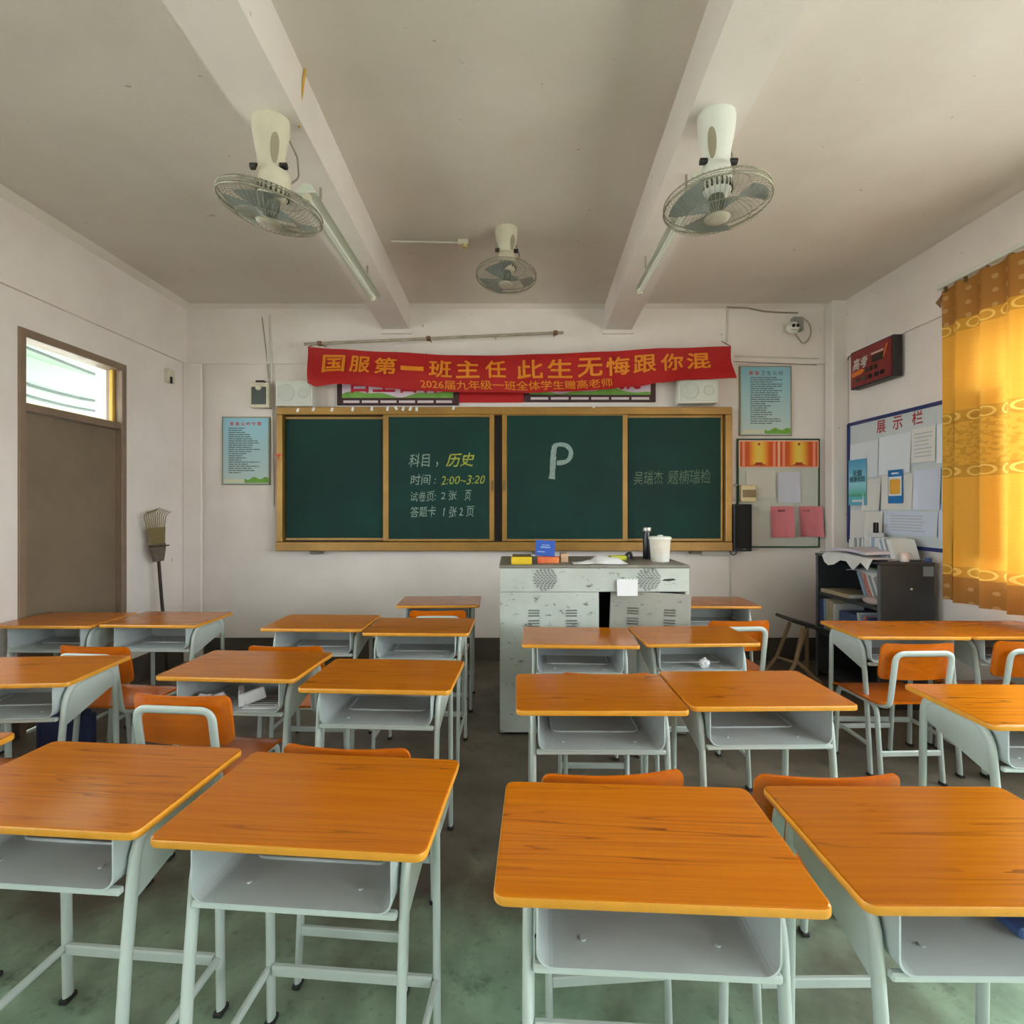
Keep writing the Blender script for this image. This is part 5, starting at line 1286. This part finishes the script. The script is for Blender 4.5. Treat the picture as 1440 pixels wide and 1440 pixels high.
# note with torn top edge stuck in the opening
Yn = LY0 - 0.02
x0, z1 = bk(868, 813, Yn); x1, z0 = bk(897, 838, Yn)
pts = [(x0, z0), (x1 - 0.002, z0), (x1, z1)]
for k in range(1, 12): pts.append((x1 - (x1 - x0) * k / 12, z1 - (0.010 if k % 2 else 0.0) - 0.004 * random.random()))
pts.append((x0 - 0.002, z1 - 0.006))
mb = MB(); mb.prism(pts, Yn - 0.001, Yn + 0.0005, 'y'); tag(mb.build('note_sheet', M_PAPER), 'white spiral notebook leaf with torn top edge on the lectern front', 'paper')

# on the lectern
r_ = empty('sponge', (0.062, 3.335, LZ)); tag(r_, 'yellow sponge with dark top at the left end of the lectern', 'sponge')
mb = MB(); mb.box(-0.068, 0.066, -0.05, 0.04, 0, 0.050, bev=0.010, seg=2); mb.build('foam', mat('yellow_foam', sr(224, 188, 40), 0.9, var=0.15, vscale=30, bump=0.2, bscale=90), r_)
mb = MB(); mb.box(-0.060, 0.064, -0.03, 0.036, 0.0505, 0.062, bev=0.004); mb.build('scouring_pad', mat('brown_pad', sr(84, 70, 40), 0.9), r_)
r_ = empty('chalk_carton', (0.235, 3.40, LZ)); tag(r_, 'orange and red carton on the lectern behind the sponge', 'carton')
mb = MB(); mb.box(-0.068, 0.075, -0.035, 0.035, 0, 0.042, bev=0.003); mb.build('carton_body', mat('orange_carton', sr(226, 140, 70), 0.5, var=0.35, vscale=22, var2=sr(224, 70, 60)), r_)
mb = MB(); M = Matrix.Translation((0.218, 3.425, LZ + 0.043)) @ Matrix.Rotation(math.radians(-8), 4, 'X') @ Matrix.Rotation(math.radians(3), 4, 'Y')
r_ = empty('blue_box', (0, 0, 0)); r_.matrix_world = M; tag(r_, 'blue printed box standing on the orange carton', 'box')
mb = MB(); mb.box(-0.063, 0.067, -0.012, 0.012, 0, 0.105, bev=0.002); mb.build('box_body', mat('bright_blue_box', sr(40, 84, 176), 0.4), r_)
mb = MB(); mb.box(-0.03, 0.035, -0.0132, -0.0122, 0.055, 0.062); mb.box(-0.022, 0.03, -0.0132, -0.0122, 0.070, 0.075); mb.box(-0.05, 0.0, -0.0132, -0.0122, 0.025, 0.030); q = mb.build('printed_text', CLB, r_); q['kind'] = 'stuff'
mb = MB(); mb.box(-0.02, 0.03, -0.05, 0.05, 0, 0.06, bev=0.004); tag(mb.build('chalk_box', mat('kraft_carton', sr(196, 160, 130), 0.7), None, (0.345, 3.46, LZ)), 'small kraft box right of the orange carton on the lectern', 'box')
def crumple(cx, cy, w, dd, h_, seed):
    def fn(s, t):
        n_ = noise.noise(Vector((s * 3 + seed, t * 3, 1.3))) + 0.5 * noise.noise(Vector((s * 7, t * 7 + seed, 4)))
        e = min(s, 1 - s, t, 1 - t) * 4
        return Vector((cx + (s - 0.5) * w, cy + (t - 0.5) * dd, LZ + 0.003 + max(0, (0.35 + n_) * h_) * min(1, e)))
    return fn
loose('loose_papers', crumple(0.62, 3.40, 0.26, 0.20, 0.05, 2), 'crumpled pale papers lying in the middle of the lectern top')
loose('loose_papers', crumple(0.50, 3.36, 0.20, 0.12, 0.02, 7), 'flat pale papers left of the crumpled papers on the lectern')
r_ = empty('duster', (0.755, 3.57, LZ)); r_.rotation_euler.z = 0.15; tag(r_, 'yellow green blackboard duster with black handle on the lectern', 'duster')
mb = MB(); mb.box(-0.08, 0.04, -0.03, 0.03, 0.0, 0.034, bev=0.010, seg=2); mb.build('felt', mat('lime_felt', sr(186, 186, 60), 0.9), r_)
mb = MB(); mb.tube(fillet([(0.035, 0, 0.02), (0.055, 0, 0.045), (0.075, 0, 0.05), (0.085, 0, 0.01)], 0.012), 0.011, n=8); mb.build('handle', M_BLACK, r_)
r_ = empty('thermos_flask', (0.970, 3.68, LZ)); tag(r_, 'slim black thermos flask with silver cap on the lectern', 'flask')
mb = MB(); mb.lathe([(0.027, 0), (0.029, 0.004), (0.029, 0.15), (0.022, 0.185), (0.022, 0.195)], 24); mb.build('flask_body', mat('black_flask', sr(24, 26, 32), 0.35), r_)
mb = MB(); mb.lathe([(0.027, 0.195), (0.029, 0.198), (0.029, 0.222), (0.026, 0.226)], 24); mb.build('cap', mat('silver_cap', sr(190, 190, 186), 0.3, 0.7), r_)
r_ = empty('plastic_tub', (1.012, 3.50, LZ)); tag(r_, 'white plastic tub with lid on the lectern in front of the thermos', 'tub')
mb = MB(); mb.lathe([(0.058, 0), (0.061, 0.004), (0.070, 0.150)], 28); mb.build('tub_body', mat('milky_plastic', sr(226, 228, 228), 0.35, var=0.25, vscale=9, var2=sr(216, 200, 176)), r_)
mb = MB(); mb.lathe([(0.074, 0.150), (0.076, 0.152), (0.076, 0.164), (0.070, 0.170), (0.02, 0.171), (0.018, 0.180), (0.012, 0.181)], 28); mb.build('lid', M_WHITE, r_)

# ------------------------------------------------------------------ rake leaning in the left corner
r_ = empty('bamboo_rake', (-2.93, 4.36, 0)); tag(r_, 'bamboo rake with dark handle leaning upside down near the left corner', 'rake')
M = Matrix.Translation((0, 0, 0)) @ Matrix.Rotation(math.radians(-4.5), 4, 'Y')
mb = MB(); mb.tube([(0, 0, 0), (0.004, 0, 0.3), (-0.003, 0.004, 0.65), (0, 0, 1.02)], 0.013, n=8, M=M); mb.build('handle', M_STICK, r_)
mb = MB(); mb.prism([(-0.05, 1.0), (0.05, 1.0), (0.085, 1.10), (0.09, 1.15), (-0.09, 1.15), (-0.085, 1.10)], -0.012, 0.012, 'x', M=M @ Matrix.Rotation(math.radians(0), 4, 'Z')); mb.build('binding', mat('rag_binding', sr(120, 106, 92), 0.9, var=0.4, vscale=30), r_)
for k in range(11):
    a = (k - 5) / 5.0
    p0 = Vector((0, a * 0.055, 1.04)); p1 = Vector((0, a * 0.098, 1.26)); p2 = Vector((0.0, a * 0.135, 1.425 - 0.03 * abs(a))); p3 = Vector((0.045, a * 0.142, 1.452 - 0.03 * abs(a)))
    mb = MB(); mb.tube(fillet([p0, p1, p2, p3], 0.05, 4), 0.006, 0.003, n=6, up=(0, 1, 0), M=M); mb.build('tine', M_BAMBOO, r_)
mb = MB()
mb.grid(lambda s, t: Vector((0.006, (s - 0.5) * (0.15 + 0.06 * t), 1.10 + 0.19 * t)), 8, 4, thick=(0.004, 0, 0), M=M); mb.build('weave', mat('bamboo_weave', sr(140, 122, 78), 0.8, var=0.35, vscale=60), r_)
mb = MB(); mb.tube([(0.016, -0.115, 1.135), (0.018, 0, 1.13), (0.016, 0.12, 1.128)], 0.006, n=6, M=M); mb.build('cross_tie', M_STICK, r_)

# ------------------------------------------------------------------ orbit fans
M_BLADE = mat('fan_blade', sr(140, 150, 148), 0.4, var=0.25, vscale=6)
M_CAGE = mat('cage_wire', sr(176, 172, 152), 0.4, 0.3, var=0.3, vscale=20, var2=sr(120, 116, 100))
M_VENT = mat('vent_dark', sr(70, 66, 54), 0.7)
def fan(loc, yaw, tiltx, tilty, drop, R, label, body, spin, side=1):
    """hangs from loc; cage centre 'drop' below, tilted"""
    r_ = empty('ceiling_fan', loc, yaw); tag(r_, label, 'fan', 'orbit fans under the ceiling')
    # hollow hook-shaped mount: wide top pad narrowing into a flat arm
    n = 18
    mb = MB()
    prof = [(0.078, -0.0), (0.080, -0.012), (0.078, -0.05), (0.070, -0.10), (0.060, -0.15), (0.054, -drop + 0.17), (0.058, -drop + 0.155), (0.060, -drop + 0.15)]
    mb.lathe(prof, 28, sx=1.0, sy=0.85); mb.build('mount_body', body, r_)
    def rec(u, v):                     # oval patch on the mount, darker in place of a recess's shade
        rr = math.sqrt(v); a = 2 * PI * u; th = -PI / 2 + side * 0.62 + 0.30 * rr * math.cos(a); z = (drop - 0.15) * (-0.65 + 0.28 * rr * math.sin(a))
        R0 = next(p[0] + (q[0] - p[0]) * (z - p[1]) / (q[1] - p[1]) for p, q in zip(prof[:-1], prof[1:]) if q[1] <= z <= p[1]) + 0.0012
        return Vector((R0 * math.cos(th), 0.85 * R0 * math.sin(th), z))
    mb = MB(); mb.grid(rec, 24, 5); mb.build('mount_recess_shade', mat('recess_shade', sr(156, 146, 124), 0.7), r_)
    mb = MB()
    for s in (-1, 1): mb.cyl((s * 0.05, -0.02, -drop + 0.165), (s * 0.078, -0.02, -drop + 0.165), 0.014, n=10)
    mb.build('pivot_knob', M_BLACK, r_)
    T_ = Matrix.Translation((0, 0, -drop)) @ Matrix.Rotation(tiltx, 4, 'X') @ Matrix.Rotation(tilty, 4, 'Y')
    # motor housing
    mb = MB(); mb.lathe([(0.030, 0.03), (0.056, 0.035), (0.066, 0.06), (0.066, 0.115), (0.058, 0.15), (0.04, 0.158)], 28, M=T_); mo = mb.build('motor_housing', body, r_)
    mb = MB()
    for k in range(20):
        q = T_ @ Matrix.Rotation(2 * PI * k / 20, 4, 'Z'); mb.box(0.062, 0.0675, -0.004, 0.004, 0.045, 0.075, M=q)
    o = mb.build('vent_slot', M_VENT, mo); o['kind'] = 'stuff'
    # cage: rim, inner rings and ribs front and back
    def ring(mb, rr, z, w): mb.tube([(rr * math.cos(2 * PI * k / 40), rr * math.sin(2 * PI * k / 40), z) for k in range(40)], w, n=5, closed=True, M=T_)
    mb = MB(); ring(mb, R, -0.01, 0.0045); ring(mb, R, 0.012, 0.003); mb.build('cage_rim', M_CAGE, r_)
    def ribs(zc, r0, z0, zs):
        mb = MB(); N_ = 60
        for k in range(N_):
            a = 2 * PI * k / N_; c, s_ = math.cos(a), math.sin(a)
            P = [(r0 * c, r0 * s_, z0), (R * 0.62 * c, R * 0.62 * s_, z0 * 0.92), (R * 0.92 * c, R * 0.92 * s_, z0 * 0.55), (R * c, R * s_, zs)]
            mb.tube(P, 0.0011, n=3, M=T_, caps=False)
        return mb
    mb = ribs(0, 0.05, -0.065, -0.01); ring(mb, R * 0.62, -0.060, 0.0016)
    o = mb.build('front_guard', M_CAGE, r_); o['kind'] = 'stuff'
    mb = ribs(0, 0.06, 0.055, 0.012); ring(mb, R * 0.62, 0.051, 0.0016)
    o = mb.build('rear_guard', M_CAGE, r_); o['kind'] = 'stuff'
    mb = MB(); mb.lathe([(0.020, -0.072), (0.050, -0.070), (0.054, -0.064), (0.050, -0.058)], 24, M=T_); mb.build('guard_badge', mat('badge_grey', sr(176, 170, 152), 0.5), r_)
    for k in range(3):
        a0 = spin + 2 * PI * k / 3
        def bl(s, t):
            rr = 0.028 + s * (R - 0.045); wd = (0.42 + 0.55 * math.sin(min(1, s * 1.1) * PI * 0.62)) * 0.62
            a = a0 + (t - 0.5) * wd * 2 * (0.55 + 0.45 * s) + 0.25 * s
            return T_ @ Vector((rr * math.cos(a), rr * math.sin(a), -0.018 + (t - 0.5) * 0.050 * (1 - 0.35 * s)))
        mb = MB(); mb.grid(bl, 10, 6, thick=(0, 0, 0.0015)); mb.build('blade', M_BLADE, r_)
    mb = MB(); mb.lathe([(0.012, -0.042), (0.030, -0.036), (0.034, 0.02), (0.03, 0.03)], 20, M=T_); mb.build('blade_hub', mat('hub_dark', sr(96, 100, 92), 0.5), r_)
    mb = MB(); mb.tube(fillet([T_ @ Vector((0.05, 0.03, 0.12)), Vector((0.10, 0.05, -drop + 0.16)), Vector((0.09, 0.06, -0.12)), Vector((0.05, 0.045, -0.03))], 0.05), 0.004, n=6); mb.build('supply_cable', M_WIRE, r_)
    return r_
fan((-1.045, 2.22, BZ), 0.0, math.radians(5), math.radians(11), 0.375, 0.212, 'cream orbit fan with tilted wire cage on the left ceiling beam', M_CREAM, 0.5)
fan((0.875, 2.19, BZ), 0.0, math.radians(0), math.radians(-2), 0.375, 0.218, 'white orbit fan with level wire cage on the right ceiling beam', M_WHITE, 1.2, -1)
fan((-0.04, 3.53, ZC), 0.1, math.radians(-5), math.radians(3), 0.325, 0.206, 'cream orbit fan in the middle of the ceiling between the two beams', M_CREAM, 2.0)

# ------------------------------------------------------------------ fluorescent battens under the beams
def batten(x0, x1, y0, y1, z, w, label):
    base = Vector(((x0 + x1) / 2, (y0 + y1) / 2, z)); r_ = empty('tube_lamp', base); tag(r_, label, 'lamp', 'fluorescent lamps under the beams')
    ang = math.atan2(x1 - x0, y1 - y0); L_ = math.hypot(x1 - x0, y1 - y0) / 2; r_.rotation_euler.z = -ang
    mb = MB(); mb.prism([(-w, 0.0), (w, 0.0), (w * 0.45, 0.045), (-w * 0.45, 0.045)], -L_, L_, 'y'); mb.build('reflector', mat('lamp_reflector', sr(214, 218, 204), 0.45, var=0.1), r_)
    mb = MB(); mb.cyl((0, -L_ + 0.03, -0.018), (0, L_ - 0.03, -0.018), 0.014, n=14); mb.build('tube', M_TUBE, r_)
    for s in (-1, 1):
        mb = MB(); mb.box(-0.016, 0.016, s * (L_ - 0.016) - 0.016, s * (L_ - 0.016) + 0.016, -0.038, 0.0, bev=0.003); mb.build('lamp_holder', M_CREAM, r_)
        mb = MB(); mb.tube([(0, s * L_ * 0.7, 0.044), (0, s * L_ * 0.7, BZ - z)], 0.006, n=6); mb.build('hanger', M_WIRE, r_)
batten(-1.005, -1.005, 2.50, 3.74, 2.995, 0.05, 'off fluorescent tube lamp hung under the left ceiling beam')
batten(0.875, 0.895, 2.40, 3.60, 2.985, 0.032, 'off fluorescent tube lamp hung under the right ceiling beam')
# yellow wire above the left fan, junction box on the ceiling
mb = MB(); mb.tube([(-0.935, 2.25, BZ - 0.004), (-0.93, 2.24, BZ + 0.06), (-0.917, 2.235, BZ + 0.13), (-0.905, 2.24, ZC - 0.004)], 0.006, n=6)
tag(mb.build('wire', mat('yellow_wire', sr(206, 160, 60), 0.5)), 'yellow wire climbing the beam side beside the left fan', 'wire')
yj = 1.918 * 720 / (713 - 339); xj = (652 - 720) / 720 * yj
r_ = empty('junction_box', (xj, yj, ZC)); tag(r_, 'small cream junction box with conduit on the ceiling left of middle fan', 'junction box')
mb = MB(); mb.box(-0.04, 0.04, -0.04, 0.04, -0.04, 0, bev=0.006); mb.build('box_body', M_CREAM, r_)
mb = MB(); mb.cyl((0.01, -0.02, -0.06), (0.01, -0.02, -0.038), 0.018, n=12); mb.build('socket', mat('yellow_socket', sr(214, 196, 130), 0.5), r_)
mb = MB(); mb.tube([(-0.04, 0, -0.012), (-0.52, -0.02, -0.012)], 0.009, n=6); mb.build('conduit', M_COND, r_)

# ------------------------------------------------------------------ things in the desk trays and on the floor
def in_tray(desk, lx, ly, lz=0.612):
    x, y, a, _ = DESKS[desk]; a = math.radians(a)
    return (x + lx * math.cos(a) - ly * math.sin(a), y + lx * math.sin(a) + ly * math.cos(a), lz)
def ball(loc, r, label, seed):
    bm = bmesh.new(); bmesh.ops.create_icosphere(bm, subdivisions=3, radius=r)
    for v in bm.verts: v.co *= 1 + 0.35 * noise.noise(v.co * (2.2 / r) + Vector((seed, 0, 0)))
    zmin = min(v.co.z for v in bm.verts)
    for v in bm.verts: v.co.z -= zmin
    mb = MB(); mb.bm(bm, 0, False); return tag(mb.build('paper_ball', M_PAPER, None, loc), label, 'paper')
ball(in_tray(5, 0.03, -0.12), 0.026, 'crumpled white paper ball in the tray of the desk against the lectern', 1)
# tray of the second left desk
p = in_tray(10, -0.145, -0.09)
mb = MB(); mb.tube([(0.045 * math.sin(i * 1.1) - 0.03 + 0.009 * i, 0.02 * math.cos(i * 1.7), 0.020 + 0.006 * (i % 3)) for i in range(11)], 0.016, 0.011, n=7)
tag(mb.build('tissue_twist', M_PAPER, None, p), 'twisted white tissue in the tray left of the folded white card', 'tissue')
p = in_tray(10, 0.02, -0.10)
r_ = empty('folded_card', p, 0.5); tag(r_, 'folded white card standing in the tray beside the tissue', 'card')
mb = MB(); mb.box(-0.012, 0.012, -0.03, 0.10, 0, 0.055, bev=0.004); mb.build('card_wall', M_PAPER, r_)
mb = MB(); mb.box(0.013, 0.10, -0.03, -0.008, 0, 0.050, bev=0.004, M=Matrix.Rotation(-0.25, 4, 'Y')); mb.build('card_flap', M_PAPER, r_)
p = in_tray(10, 0.12, -0.07)
mb = MB(); mb.box(-0.075, 0.075, -0.07, 0.08, 0, 0.006); o = mb.build('exam_sheet', M_PAPER, None, p); tag(o, 'printed white sheets lying at right in the tray with the folded card', 'paper')
mb = MB()
for k in range(5): mb.box(-0.06, 0.05, -0.05 + k * 0.022, -0.044 + k * 0.022, 0.0062, 0.0068)
q = mb.build('printed_text', M_INK, o); q['kind'] = 'stuff'
p = in_tray(1, 0.14, -0.04)
mb = MB(); mb.box(-0.07, 0.07, -0.05, 0.05, 0, 0.022, bev=0.004); tag(mb.build('pencil_case', CBL, None, p), 'blue pencil case in the tray of the bottom right desk', 'pencil case')
# schoolbag under the left desk
r_ = empty('school_bag', (-1.93, 2.66, 0.0), 0.2); tag(r_, 'dark navy school bag standing on the floor beside the chair before the rake', 'bag')
r_.location = (-2.46, 2.83, 0)
bm = bmesh.new(); bmesh.ops.create_cube(bm, size=1)
for v in bm.verts: v.co = Vector((v.co.x * 0.26, v.co.y * 0.15, v.co.z * 0.36 + 0.18))
bmesh.ops.bevel(bm, geom=bm.edges[:], offset=0.05, segments=4, affect='EDGES')
mb = MB(); mb.bm(bm, 0, True); mb.build('bag_body', mat('navy_nylon', sr(30, 40, 82), 0.7, var=0.2), r_)
mb = MB(); mb.box(-0.09, 0.09, -0.105, -0.06, 0.05, 0.17, bev=0.02, seg=3); mb.build('front_pocket', MATS['navy_nylon'], r_)
mb = MB(); mb.tube(fillet([(-0.03, 0, 0.355), (-0.03, 0, 0.40), (0.03, 0, 0.40), (0.03, 0, 0.355)], 0.02), 0.008, n=6); mb.build('carry_loop', M_BLACK, r_)
